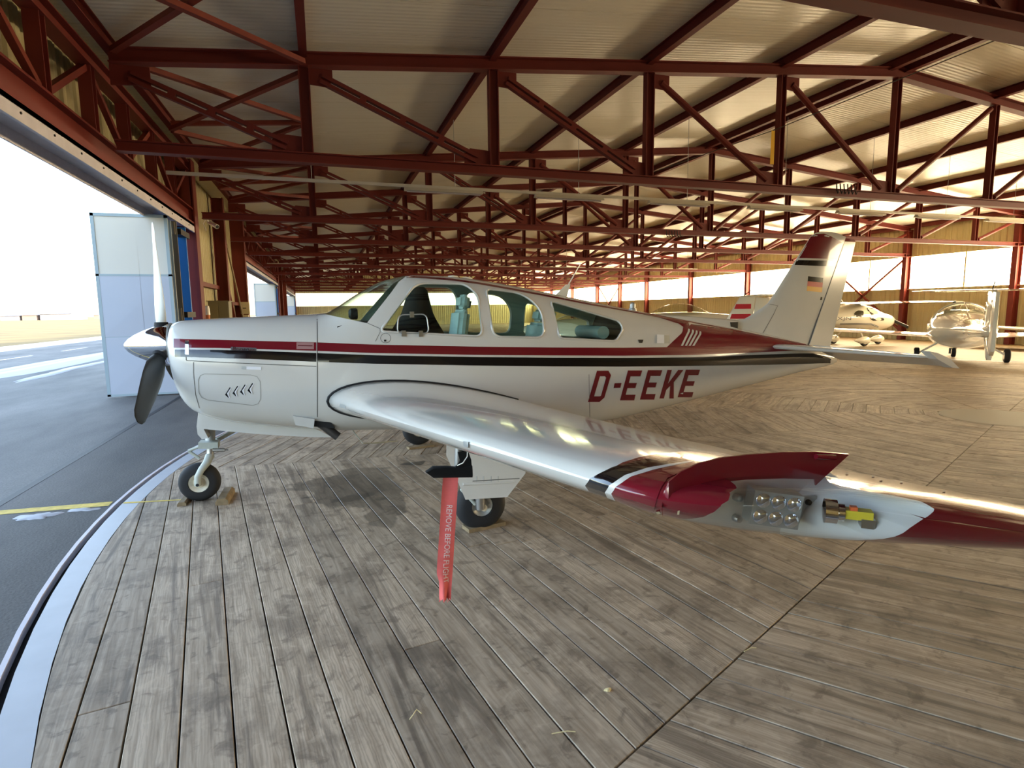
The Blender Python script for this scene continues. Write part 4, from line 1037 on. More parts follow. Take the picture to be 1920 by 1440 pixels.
def span_sec(fy, kz=1.0, dx=0.0, dz=0.0):
    # airfoil section whose span position may vary along the chord: fy(u) -> y
    P = []
    def pt(u, s_, t):
        y = fy(u); ye = max(y, 0.55); lx, tx, lz, tz = LEX(ye)-glove(y)*0.3+dx*(1-u), TEX(ye), LEZ(ye)+dz*(1-u), TEZ(ye)
        c = tx-lx; return (lx+u*c, y, lerp(lz, tz, u)+c*(kz*s_*tc_at(ye)*t+4*cam_at(ye)*u*(1-u)))
    for u, t in reversed(AF): P.append(pt(u, 1, t))
    for u, t in AF[1:-1]: P.append(pt(u, -1, t))
    return P
bnd = lambda u: Y_TIP+0.36*u**0.8
YS = [5.12, 4.97, 4.75, 4.5, 4.0, 3.5, 3.0, 2.5, 2.0, 1.6, 1.35]
mbw = MB(); mbw.loft([span_sec(lambda u, y=y: y) for y in YS]+[span_sec(lambda u, k=k: lerp(1.2, bnd(u), k)) for k in (0.0, 0.4, 0.75, 1.0)]); me_w = normals_out(mbw.mesh('wing'))
wing = link('wing', me_w, M_white, plane, 40, fix=False); wing['label'] = 'near wing with polished white skin'
def tip_sec(s, inner=0.0):
    a = s*PI/2; k = math.cos(a)
    return span_sec(lambda u: lerp(bnd(u), 0.50+0.05*abs(u-0.45)**2*4, math.sin(a)), kz=max(k, 0.0)**0.5*(1-inner)+0.02, dx=0.20*(1-k)**1.3+0.02*s, dz=-0.015*s)
TS = [0, 0.1, 0.2, 0.3, 0.4, 0.5, 0.6, 0.68, 0.76, 0.83, 0.89, 0.94, 0.98, 1.0]
mbt = MB(); mbt.loft([tip_sec(s) for s in TS]); me_t = normals_out(mbt.mesh('wing_tip'))
BVH_W = BVHTree.FromPolygons([v.co.copy() for v in me_w.vertices]+[v.co.copy() for v in me_t.vertices], [tuple(q.vertices) for q in me_w.polygons]+[tuple(i+len(me_w.vertices) for i in q.vertices) for q in me_t.polygons])
def mirrored(me):
    m2 = me.copy(); m2.transform(Matrix(((1, 0, 0, 0), (0, -1, 0, 2*CY), (0, 0, 1, 0), (0, 0, 0, 1)))); m2.flip_normals(); return m2
wing2 = link('wing', mirrored(me_w), None, plane, None, fix=False)
# dark rubber seal where the wing meets the fuselage
root = span_sec(lambda u: 4.955, kz=1.03, dx=-0.012)
pts = []
for x, y, z in root:
    if x < 1.75: pts.append(on_side(x, z, 0.004))
mb = MB(); mb.tube(pts, 0.011, 6, caps=True); build(mb, 'wing_root_seal', M_dash, plane, 60)
# ---- wing tip with its clear light cover
poly = [(.455, 1.334), (.456, 1.350), (.463, 1.367), (.480, 1.379), (.507, 1.384), (.548, 1.383), (.595, 1.380), (.648, 1.374), (.704, 1.364), (.734, 1.357), (.741, 1.350), (.730, 1.341), (.704, 1.328), (.680, 1.308), (.660, 1.25), (.540, 1.25), (.490, 1.27), (.468, 1.300), (.458, 1.318)]
cut = xz_prism(poly, 0.2, 0.695)
# closed solid tip -> cover (front outer volume skin) and painted rest
tip_rest = boolean(me_t.copy(), cut, 'DIFFERENCE')
tip_cov = boolean(me_t.copy(), cut, 'INTERSECT')
tip = link('wing_tip', tip_rest, [M_red], plane, 40, fix=False); tip['label'] = 'burgundy wing tip with clear light cover'
# keep only the outer skin of the cover (faces that lie on the tip surface)
bm = bmesh.new(); bm.from_mesh(tip_cov); bm.normal_update()
BV_T = BVHTree.FromPolygons([v.co.copy() for v in me_t.vertices], [tuple(q.vertices) for q in me_t.polygons])
kill = []
for f in bm.faces:
    c = f.calc_center_median(); h = BV_T.find_nearest(c)
    if h[0] is None or h[3] > 0.005 or abs(h[1].dot(f.normal)) < 0.75: kill.append(f)
bmesh.ops.delete(bm, geom=kill, context='FACES'); bm.to_mesh(tip_cov); bm.free()
link('light_cover', tip_cov, M_lens, tip, 40, fix=False)
link('wing_tip', mirrored(me_t), M_red, plane, None, fix=False)
# the pocket walls behind the cover are the cut faces of the tip: paint them silver-grey
me = tip.data; me.materials.append(mat('pocket_grey', srgb(222, 222, 218), 0.3))
for q in me.polygons:
    h = BV_T.find_nearest(q.center)
    if h[0] is None or h[3] > 0.002: q.material_index = 1
# lamps inside the pocket
def P_(px, py, y): return at(px, py, 1, y)
c = P_(1448, 950, 0.655)
rot = Matrix.Rotation(math.radians(-20), 3, 'Z') @ Matrix.Rotation(math.radians(8), 3, 'Y')
mb = MB(); mb.box(c, (0.070, 0.03, 0.050), 0, rot); lamp = build(mb, 'landing_light', M_dullalu, tip)
M_led = mat('led_reflector', srgb(232, 236, 242), 0.08, metal=0.9)
for i in range(3):
    for j in range(2):
        lc = c + rot @ Vector((-0.022+0.022*i, -0.0155, 0.012-0.024*j)); mb = MB(); ax = rot @ Vector((0, -1, 0))
        mb.tube([lc, lc+ax*0.002, lc+ax*0.004], [0.0105, 0.0105, 0.007], 16); build(mb, 'light_emitting_diode', M_led, lamp, 40)
c2 = P_(1512, 955, 0.665); mb = MB(); mb.box(c2, (0.030, 0.004, 0.042), 0, Matrix.Rotation(math.radians(-12), 3, 'Z')); br_ = build(mb, 'lamp_bracket', M_dullalu, tip)
for dz in (0.012, -0.012):
    mb = MB(); mb.lathe([(-0.006, 0.0), (-0.006, 0.004), (0.0, 0.005)], (c2.x, c2.y, c2.z+dz), 'Y', 10); build(mb, 'screw', M_iron, br_)
mb = MB(); mb.bb(tuple(P_(1552, 990, 0.66)), tuple(P_(1520, 932, 0.695))); build(mb, 'white_divider', M_skylight, tip)
n0, n1 = P_(1545, 957, 0.60), P_(1640, 967, 0.562)
mb = MB(); d = (n1-n0)
mb.tube([n0, n0+d*0.25, n0+d*0.28, n0+d*0.4], [0.017, 0.017, 0.012, 0.012], 14); nav = build(mb, 'navigation_lamp', M_chrome, tip, 40)
mb = MB(); mb.beam(n0+d*0.40, n0+d*0.95, 0.018, 0.012); build(mb, 'lamp_board', mat('yellow_led', srgb(214, 196, 60), 0.4), nav)
mb = MB(); mb.beam(n0+d*0.72+Vector((0, 0, -0.010)), n0+d*1.0+Vector((0, 0, -0.010)), 0.02, 0.012); build(mb, 'lamp_socket', M_alu, nav)
mb = MB(); mb.beam(n0+d*0.46+Vector((0, -0.004, 0.008)), n0+d*0.60+Vector((0, -0.004, 0.008)), 0.01, 0.006); build(mb, 'orange_diode', mat('orange_diode', srgb(224, 110, 60), 0.4), nav)
for px, py in ((1379, 931), (1378, 970)):
    h = P_(px, py, 0.695); mb = MB(); mb.lathe([(-0.012, 0.0), (-0.011, 0.005), (-0.006, 0.0062), (0.0, 0.0062)], (h.x, h.y, h.z), 'Y', 12); build(mb, 'screw', M_alu, tip)
# glare shield standing on the tip
top_px = [(1243, 964, .003), (1241, 948, .007), (1244, 924, .013), (1254, 904, .019), (1275, 886, .024), (1310, 869, .028), (1350, 859, .031), (1400, 853, .033), (1470, 848, .034), (1530, 847, .033), (1593, 852, .029)]
def shield_pt(px, py, h_):
    # slide along the sight line until the point stands h_ above the wing skin
    best = None
    for k in range(160):
        y = 0.52+0.004*k; q = P_(px, py, y); h = BVH_W.ray_cast(Vector((q.x, y, 2.0)), Vector((0, 0, -1)))
        if h[0] is None: continue
        e = abs(q.z-h[0].z-h_)
        if best is None or e < best[0]: best = (e, q)
    return best[1]
T = [shield_pt(*q) for q in top_px[:6]]
for x, y, _ in top_px[6:]: T.append(P_(x, y, T[5].y+0.004))
Bv = []
for t_ in T:
    h = BVH_W.ray_cast(Vector((t_.x, t_.y, 2.0)), Vector((0, 0, -1))); zb_ = (h[0].z if h[0] is not None else t_.z-0.05)
    Bv.append(Vector((t_.x, t_.y, min(zb_-0.004, t_.z-0.004))))
Bv[-1] = Bv[-1]+Vector((-0.06, 0, 0))
mb = MB()
V = []; F = []
for t_, b_ in zip(T, Bv): V += [t_, b_, b_+Vector((0.002, 0.004, 0)), t_+Vector((0.002, 0.004, 0))]
for i in range(len(T)-1):
    a, c = 4*i, 4*(i+1)
    for j in range(4): F.append((a+j, a+(j+1) % 4, c+(j+1) % 4, c+j))
F += [(0, 1, 2, 3), tuple(4*(len(T)-1)+j for j in (3, 2, 1, 0))]
mb.add(V, F); gs = build(mb, 'glare_shield', M_red, tip, 50)
ha = P_(1530, 856, T[-2].y-0.004); hb = P_(1566, 858, T[-1].y-0.004)
mb = MB(); mb.tube([ha, hb], 0.004, 8); build(mb, 'shield_rib', M_red, gs, 50)
# painted bands on the outer wing
bl = [(1117, 934), (1106, 922), (1098, 910), (1108, 897), (1148.5, 877), (1202, 863), (1242, 858), (1290, 858)]
br = [(1145, 943), (1139, 932), (1135, 923), (1143, 911), (1172, 892), (1215, 878), (1255, 871), (1300, 864)]
wr = [(1166, 952), (1154, 938), (1147, 925), (1156, 913), (1183, 895), (1225, 882), (1262, 874), (1302, 866)]
rr_ = [(1225, 977), (1226, 965), (1228, 950), (1232, 935), (1240, 915), (1252, 897), (1285, 882), (1320, 868)]
decal('black_wing_band', strip(bl, br), M_black, BVH_W, wing, 5, 6, off=0.0012)
decal('white_wing_band', strip(br, wr), M_white, BVH_W, wing, 5, 3, off=0.0012)
decal('burgundy_wing_band', strip(wr, rr_), M_red, BVH_W, wing, 5, 6, off=0.0010)
# small items on the wing skin: stall vane plate, light plate at the root, control gap lines
decal('stall_vane_plate', [((871, 828), (881, 829), (880, 838), (871, 836))], M_dullalu, BVH_W, wing, 2, 2, off=0.004)
decal('root_plate', [((638, 757), (649, 760), (648, 766), (637, 763))], M_dullalu, BVH_W, wing, 2, 2, off=0.002)

# ---- fin, rudder, dorsal fairing
def fin_sec(z, x0, x1, t, n=14):
    P = []
    for k in range(n+1):
        u = 0.5*(1-math.cos(PI*k/n)); w = 5*t*(0.2969*math.sqrt(u)-0.126*u-0.3516*u*u+0.2843*u**3-0.1036*u**4); P.append((lerp(x0, x1, u), w))
    return [(x, CY-w, z) for x, w in P]+[(x, CY+w, z) for x, w in reversed(P[1:-1])]
HX = lambda z: lerp(5.52, 5.985, (z-1.15)/(2.36-1.15))
FLE = [(1.20, 4.45), (1.470, 4.46), (1.487, 4.60), (1.534, 4.709), (1.60, 4.825), (1.666, 4.928), (1.80, 5.03), (2.10, 5.252), (2.440, 5.505)]
FTE = lambda z: lerp(5.885, 6.19, (z-1.13)/(2.385-1.13))
secs = []
for z in (1.12, 1.30, 1.44, 1.47, 1.487, 1.51, 1.534, 1.57, 1.60, 1.666, 1.75, 1.85, 2.0, 2.15, 2.3, 2.40, 2.44):
    x0 = interp(FLE, z)[0]; ch = HX(z)-x0; secs.append([p_ for p_ in fin_sec(z, x0, x0+ch*1.6, 0.10*min(1, 0.9/ch)) if True])
def fin_half(z, x0, xh, xt, th, n=12):
    # from leading edge to hinge, blunt at the hinge
    P = []
    for k in range(n+1):
        u = k/n; u = u*u*(3-2*u) if False else u**1.5
        x = lerp(x0, xh, u); v = (x-x0)/(xt-x0); w = 5*th*(0.2969*math.sqrt(v)-0.126*v-0.3516*v*v+0.2843*v**3-0.1036*v**4); P.append((x, w))
    return [(x, CY-w, z) for x, w in P]+[(x, CY+w, z) for x, w in reversed(P[1:])]
def rud_sec(z, xh, xt, w0, n=4):
    P = [(lerp(xh, xt, k/n), lerp(w0, 0.004, k/n)) for k in range(n+1)]
    return [(x, CY-w, z) for x, w in P]+[(x, CY+w, z) for x, w in reversed(P)]
ZF = (1.10, 1.30, 1.44, 1.47, 1.487, 1.51, 1.534, 1.57, 1.60, 1.666, 1.75, 1.85, 2.0, 2.15, 2.3, 2.40, 2.44)
mb = MB(); mb.loft([fin_half(z, interp(FLE, z)[0], HX(z)-0.006, FTE(z)+0.1, 0.075) for z in ZF]+[fin_half(2.478, 5.57, 5.9, 6.1, 0.045), fin_half(2.495, 5.64, 5.8, 6.0, 0.02)]); fin = build(mb, 'fin', M_white, plane, 40)
mb = MB(); mb.loft([rud_sec(z, HX(z)+0.006, FTE(z), lerp(0.040, 0.022, (z-1.13)/1.2)) for z in (1.13, 1.5, 1.9, 2.3, 2.385)]); rud = build(mb, 'rudder', M_white, plane, 40)
mb = MB(); mb.loft([rud_sec(2.39, 5.93, 6.19, 0.022), rud_sec(2.425, 5.90, 6.16, 0.014)]); build(mb, 'rudder_cap', M_red, rud, 40)
mb = MB(); mb.tube([(HX(1.14), CY-0.030, 1.14), (HX(2.36), CY-0.018, 2.36)], 0.005, 6); build(mb, 'hinge_line', M_seam, fin)
me_f = fin.data; me_r = rud.data
BVH_F = BVHTree.FromPolygons([v.co.copy() for v in me_f.vertices]+[v.co.copy() for v in me_r.vertices], [tuple(q.vertices) for q in me_f.polygons]+[tuple(i+len(me_f.vertices) for i in q.vertices) for q in me_r.polygons])
decal('burgundy_fin_cap', strip([(1520, 444), (1530, 439), (1545, 438), (1560, 444), (1580, 455)], [(1496.5, 484), (1512, 484), (1530, 484.5), (1550, 485), (1568, 486)]), M_red, BVH_F, fin, 4, 10, off=0.0015)
decal('black_fin_band', strip([(1494, 487.5), (1520, 488), (1567, 489)], [(1489.5, 497), (1517, 498), (1564, 499.5)]), M_black, BVH_F, fin, 5, 3, off=0.0015)
for k, m_ in enumerate((M_black, mat('flag_red', srgb(186, 56, 36), 0.3), mat('flag_gold', srgb(226, 168, 40), 0.3))):
    t0_, t1_ = k/3, (k+1)/3
    f = lambda t: ((lerp(1515, 1512.5, t), lerp(518, 545.5, t)), (lerp(1543.5, 1541, t), lerp(521, 548, t)))
    (a, b_), (c, d) = f(t0_), f(t1_); decal('flag_stripe', [(a, b_, d, c)], m_, BVH_F, fin, 4, 2, off=0.0018)
decal('fin_light', [((1538.5, 557), (1541.5, 557), (1540.5, 562.5), (1537.5, 562.5))], M_black, BVH_F, fin, 1, 1, off=0.003)
decal('panel_seam', line_strip([(1436, 577), (1461, 569)][:0] or [(1440, 570), (1458, 573), (1450, 590), (1430, 625)], 0.8), M_seam, BVH_F, fin, 4, 1, off=0.0015)
def ft(x): return spline(FUS, x)[0]
secs = []
for x, ztop, w in ((3.30, 1.566, 0.10), (3.49, 1.553, 0.11), (3.8, 1.532, 0.105), (4.1, 1.508, 0.10), (4.455, 1.480, 0.095)):
    zb_ = ft(x)-0.06; secs.append([(x, CY-w*0.9, zb_), (x, CY-w*0.62, ztop-0.012), (x, CY-w*0.4, ztop), (x, CY+w*0.4, ztop), (x, CY+w*0.62, ztop-0.012), (x, CY+w*0.9, zb_)])
mb = MB(); mb.loft(secs); df = build(mb, 'dorsal_fairing', M_white, plane, 30)
mb = MB(); mb.bb((4.36, CY-0.075, 1.37), (4.458, CY-0.064, 1.455)); build(mb, 'dorsal_inlet', M_iron, df)

# ---- tailplane and elevators
def hsec(y, x0, z0, x1, z1, th, n=10):
    c = x1-x0; P = []
    for k in range(n+1):
        u = 0.5*(1-math.cos(PI*k/n)); w = 5*th*c*(0.2969*math.sqrt(u)-0.126*u-0.3516*u*u+0.2843*u**3-0.1*u**4)+0.002; P.append((lerp(x0, x1, u), lerp(z0, z1, u), w))
    return [(x, y, z+w) for x, z, w in P]+[(x, y, z-w) for x, z, w in reversed(P[1:-1])]
def wedge(y, x0, z0, x1, z1, w):
    return [(x0, y, z0+w), (lerp(x0, x1, .5), y, lerp(z0, z1, .5)+w*.55), (x1, y, z1+0.003), (x1, y, z1-0.003), (lerp(x0, x1, .5), y, lerp(z0, z1, .5)-w*.55), (x0, y, z0-w)]
rows = ((5.46, 4.84, 1.168, 5.46, 1.152), (5.0, 4.925, 1.165, 5.43, 1.150), (4.4, 5.005, 1.161, 5.39, 1.147), (3.95, 5.065, 1.158, 5.35, 1.145), (3.80, 5.10, 1.157, 5.34, 1.144), (3.775, 5.16, 1.155, 5.33, 1.144))
mb = MB(); mb.loft([hsec(y, a, b_, c, d, 0.10) for y, a, b_, c, d in rows]); st_me = normals_out(mb.mesh('stabilizer')); link('stabilizer', st_me, M_white, plane, 40, fix=False)
mb = MB(); mb.loft([wedge(y, a, b_, c, d, w) for y, a, b_, c, d, w in ((5.34, 5.465, 1.15, 5.88, 0.985, 0.020), (4.6, 5.405, 1.147, 5.71, 1.020, 0.018), (3.90, 5.355, 1.143, 5.54, 1.050, 0.014), (3.79, 5.345, 1.142, 5.51, 1.055, 0.012))]); el_me = normals_out(mb.mesh('elevator')); el = link('elevator', el_me, M_white, plane, 40, fix=False)
mb = MB(); mb.prism([(5.095, 3.70, 1.212), (5.19, 3.70, 1.196), (5.36, 3.70, 1.135), (5.49, 3.70, 1.042), (5.40, 3.70, 1.052), (5.20, 3.70, 1.138)], (0, 0.085, 0)); hm = normals_out(mb.mesh('balance_horn')); link('balance_horn', hm, M_white, el, None, fix=False)
link('stabilizer', mirrored(st_me), None, plane, None, fix=False); e2 = link('elevator', mirrored(el_me), None, plane, None, fix=False); link('balance_horn', mirrored(hm), None, e2, None, fix=False)

# ---- roof antennas, beacon
for px, py in ((849, 519.5), (875, 522.5)):
    q = at(px, py, 1, CY); mb = MB(); z_ = spline(FUS, q.x)[0]; mb.lathe([(-0.02, 0.058), (0.0, 0.058), (0.014, 0.045), (0.02, 0.0)], (q.x, CY, z_), 'Z', 20); build(mb, 'puck_antenna', M_offwhite, plane, 50)
zb_ = spline(FUS, 2.3)[0]
mb = MB(); mb.loft([[(2.25, CY-.02, zb_-.02), (2.38, CY-.02, zb_-.04), (2.38, CY+.02, zb_-.04), (2.25, CY+.02, zb_-.02)], [(2.385, CY-.01, 1.87), (2.43, CY-.01, 1.87), (2.43, CY+.01, 1.87), (2.385, CY+.01, 1.87)]]); an = build(mb, 'blade_antenna', M_offwhite, plane)
mb = MB(); mb.tube([(2.408, CY, 1.86), (2.545, CY, 2.08)], [0.008, 0.003], 8); build(mb, 'antenna_whip', M_offwhite, an)
q = at(1186, 582, 1, CY); mb = MB(); mb.lathe([(-0.03, 0.05), (0.02, 0.04), (0.025, 0.03), (0.07, 0.028), (0.085, 0.012), (0.087, 0)], (q.x, CY, spline(FUS, q.x)[0]), 'Z', 16); build(mb, 'beacon_light', M_dullalu, plane, 40)

# ---- cabin interior
cabin_floor_z = 0.95
mb = MB(); mb.bb((0.1, CY-0.46, 0.90), (2.4, CY+0.46, cabin_floor_z)); build(mb, 'cabin_floor', M_interior, plane)
mb = MB(); mb.prism([(0.12, CY-0.46, 1.50), (0.30, CY-0.46, 1.535), (0.47, CY-0.46, 1.53), (0.50, CY-0.46, 1.50), (0.50, CY-0.46, 1.0), (0.12, CY-0.46, 1.0)], (0, 0.92, 0)); build(mb, 'instrument_panel', M_dash, plane)
q = at(640, 580, 1, CY-0.05); mb = MB(); mb.lathe([(-0.04, 0.03), (-0.02, 0.05), (0.03, 0.05), (0.04, 0.04)], (q.x+0.10, CY-0.05, 1.60), 'X', 16); build(mb, 'compass', M_dash, plane, 40)
def seat(x, y, zt, rec, hz=0.13, back=True):
    r = bpy.data.objects.new('seat', None); COL.objects.link(r); r.location = (x, y, 0.95); r.parent = plane; r.matrix_parent_inverse = Matrix.Translation(-plane.location)
    def padded(c, d, rot, nm, m=M_seat):
        bm = bmesh.new(); bmesh.ops.create_cube(bm, size=1.0); bmesh.ops.scale(bm, vec=d, verts=bm.verts)
        bmesh.ops.bevel(bm, geom=bm.edges[:], offset=min(d)*0.35, segments=3, affect='EDGES'); bmesh.ops.transform(bm, matrix=Matrix.Translation(c) @ rot.to_4x4(), verts=bm.verts)
        me = bpy.data.meshes.new(nm); bm.to_mesh(me); bm.free(); o = link(nm, me, m, r, 50); o.matrix_parent_inverse = Matrix.Translation(-r.location) ; return o
    R_ = Matrix.Rotation(math.radians(rec), 3, 'Y')
    padded((x-0.22, y, 1.10), (0.46, 0.42, 0.14), Matrix.Identity(3), 'seat_cushion'); b0 = Vector((x, y, 1.15)); L_ = zt-hz-1.15
    padded(b0+R_ @ Vector((0, 0, L_/2)), (0.10, 0.40, L_), R_, 'backrest'); padded(b0+R_ @ Vector((0.01, 0, L_+hz/2+0.01)), (0.085, 0.24, hz), R_, 'headrest')
    return r
seat(1.16, CY-0.24, 1.76, 8); seat(1.24, CY+0.25, 1.76, 14)
seat(2.02, CY-0.22, 1.62, 10); seat(2.10, CY+0.24, 1.62, 10)
# black cover draped over the right-hand control seat
secs = []
for z, xa, xb, w in ((1.10, 0.58, 1.20, 0.20), (1.38, 0.60, 1.17, 0.20), (1.50, 0.68, 1.10, 0.20), (1.60, 0.74, 1.05, 0.19), (1.72, 0.78, 1.02, 0.17), (1.82, 0.80, 1.00, 0.15), (1.85, 0.83, 0.97, 0.10)):
    secs.append([((xa+xb)/2+(xb-xa)/2*math.cos(2*PI*k/16), CY+0.22+w*math.sin(2*PI*k/16), z) for k in range(16)])
mb = MB(); mb.loft(secs); build(mb, 'seat_cover', M_blackcloth, plane, 50)
# storm window frame and latches on the front pane
sw = rounded([(0.60, 1.432), (0.62, 1.585), (0.86, 1.590), (0.87, 1.425)], 0.05)
side_loop(sw[7:]+sw[:7], 0.006, 'storm_window_frame', M_dullalu, plane, off=0.006)
for x, z in ((0.735, 1.588), (0.655, 1.430), (0.80, 1.425)):
    q = on_side(x, z, 0.004); mb = MB(); mb.box(q, (0.035, 0.02, 0.05)); build(mb, 'latch', M_alu, plane)
# door post trim between windows, upper lining strips inside
mb = MB(); mb.tube([(0.78, CY+0.05, 1.90), (1.2, CY, 1.90), (2.0, CY, 1.79)], 0.03, 8); build(mb, 'overhead_duct', M_interior, plane)
mb = MB(); mb.add([(2.86, p_[1], p_[2]) for p_ in fus_sec(2.86, off=0.012)], [tuple(range(N_S))]); build(mb, 'rear_bulkhead', mat('dark_brown_trim', srgb(60, 48, 40), 0.8), plane)
mb = MB(); mb.tube([(2.66, CY-0.30, 1.385), (2.66, CY+0.25, 1.385)], 0.065, 14); build(mb, 'rolled_blanket', M_seat, plane, 40)

# ---- engine outlets under the cowling
mb = MB()
V = [P_(549, 780, 5.0), P_(590, 786, 5.0), P_(588, 803, 5.0), P_(554, 797, 5.0)]
mb.prism([tuple(v) for v in V], (0, 0.03, 0)); build(mb, 'cowl_flap', M_white, plane)
mb = MB(); mb.prism([tuple(P_(x, y, 5.05)) for x, y in ((556, 777), (600, 779), (622, 794), (628, 803), (590, 800), (560, 796))], (0, 0.4, 0)); build(mb, 'flap_recess', M_dash, plane)
e0, e1, e2 = P_(585, 786, 5.16), P_(604, 796, 5.14), P_(634, 819, 5.12)
mb = MB(); mb.tube([e0, e1, e2], [0.038, 0.038, 0.037], 16, caps=False); mb.tube([e2, e1], 0.031, 16); build(mb, 'exhaust_pipe', M_exhaust, plane, 40)
mb = MB(); mb.tube([P_(657, 799, 5.3), P_(665, 812, 5.3), P_(680, 831, 5.3), P_(700, 831, 5.42), P_(745, 827, 5.9)], 0.006, 6); build(mb, 'wire_antenna', M_gearpaint, plane)

# ---- nose gear
NW = Vector((-1.08, CY, 0.166))
def tyre(c, R, w, rr, nm='tyre', parent=None, m=M_dark):
    prof = []
    for k in range(15):
        t = -PI/2+PI*k/14 if False else PI*k/14
        a = -w/2*math.cos(t); prof.append((a, rr+(R-rr)*min(1, math.sin(t)**0.55 if math.sin(t) > 0 else 0)))
    mb = MB(); mb.lathe([(-w*0.42, rr*0.97)]+prof+[(w*0.42, rr*0.97)], c, 'Y', 44); mb.f = mb.f[:-2]; mb.m = mb.m[:-2]; return build(mb, nm, m, parent, 50)
def hub(c, r, w, parent, m=M_wheel):
    mb = MB(); mb.lathe([(-w/2, 0.0), (-w/2, r*0.28), (-w/2+0.012, r*0.32), (-w/2+0.022, r*0.60), (-w/2+0.004, r*0.80), (-w/2, r*0.98), (-w/2+0.006, r*1.04), (w/2-0.006, r*1.04), (w/2, r*0.9), (w/2-0.02, r*0.6), (w/2-0.02, 0)], c, 'Y', 36); return build(mb, 'wheel_hub', m, parent, 40)
tyre(NW, 0.168, 0.13, 0.085, parent=plane); hub(NW, 0.082, 0.11, plane)
mb = MB(); mb.tube([(NW.x, CY-0.10, NW.z), (NW.x, CY+0.08, NW.z)], 0.022, 14); mb.tube([(NW.x, CY-0.115, NW.z), (NW.x, CY-0.098, NW.z)], 0.013, 12, mi=1); build(mb, 'axle', [M_gearpaint, M_dash], plane, 40)
fk = [(NW.x, CY-0.085, NW.z-0.01), (NW.x+0.002, CY-0.088, 0.23), (NW.x+0.035, CY-0.085, 0.29), (NW.x+0.075, CY-0.055, 0.34), (NW.x+0.095, CY-0.01, 0.39)]
mb = MB(); mb.tube(fk, [0.028, 0.027, 0.028, 0.032, 0.036], 12); build(mb, 'fork', M_gearpaint, plane, 50)
mb = MB(); mb.tube([(-0.985, CY, 0.37), (-0.982, CY, 0.40), (-0.975, CY, 0.47)], [0.036, 0.030, 0.030], 16); mb.tube([(-0.978, CY, 0.47), (-0.955, CY, 0.80)], 0.040, 16, mi=1); build(mb, 'strut', [M_alu, M_dullalu], plane, 50)
mb = MB(); mb.beam((-1.05, CY-0.05, 0.505), (-0.90, CY-0.05, 0.495), 0.12, 0.055); build(mb, 'strut_collar', M_gearpaint, plane)
for a, b_ in (((-1.03, 0.49), (-1.145, 0.45)), ((-1.145, 0.45), (-1.065, 0.375))):
    mb = MB(); mb.tube([(a[0], CY-0.02, a[1]), (b_[0], CY-0.02, b_[1])], 0.013, 8); build(mb, 'torque_link', M_gearpaint, plane)
mb = MB(); mb.tube([(-0.94, CY-0.12, 0.462), (-0.845, CY-0.12, 0.455)], 0.016, 12); mb.tube([(-0.845, CY-0.12, 0.455), (-0.82, CY-0.12, 0.453)], 0.007, 8); build(mb, 'shimmy_damper', M_alu, plane, 40)
mb = MB(); mb.tube([(-0.94, CY+0.1, 0.50), (-0.80, CY+0.22, 0.56)], 0.02, 10); build(mb, 'steering_link', M_gearpaint, plane, 40)
dp = [(371, 774), (400, 783), (450, 790), (545, 797), (590, 803), (624, 820), (590, 820), (530, 817), (480, 813.5), (430, 809), (378, 804)]
dpl = [tuple(P_(x, y, 5.33)) for x, y in dp]
for y0 in (5.33, 5.66):
    mb = MB(); mb.prism([(p_[0], y0, p_[2]) for p_ in dpl], (0, 0.012, 0)); build(mb, 'nose_gear_door', M_white, plane)
mb = MB(); mb.prism([(p_[0], 5.34, p_[2]) for p_ in (P_(371, 775, 5.33), P_(379, 800, 5.33), P_(390, 822, 5.33), P_(378, 824, 5.33), P_(370, 815, 5.33), P_(368, 800, 5.33))], (0, 0.30, 0)); build(mb, 'gear_bay_lip', M_white, plane)

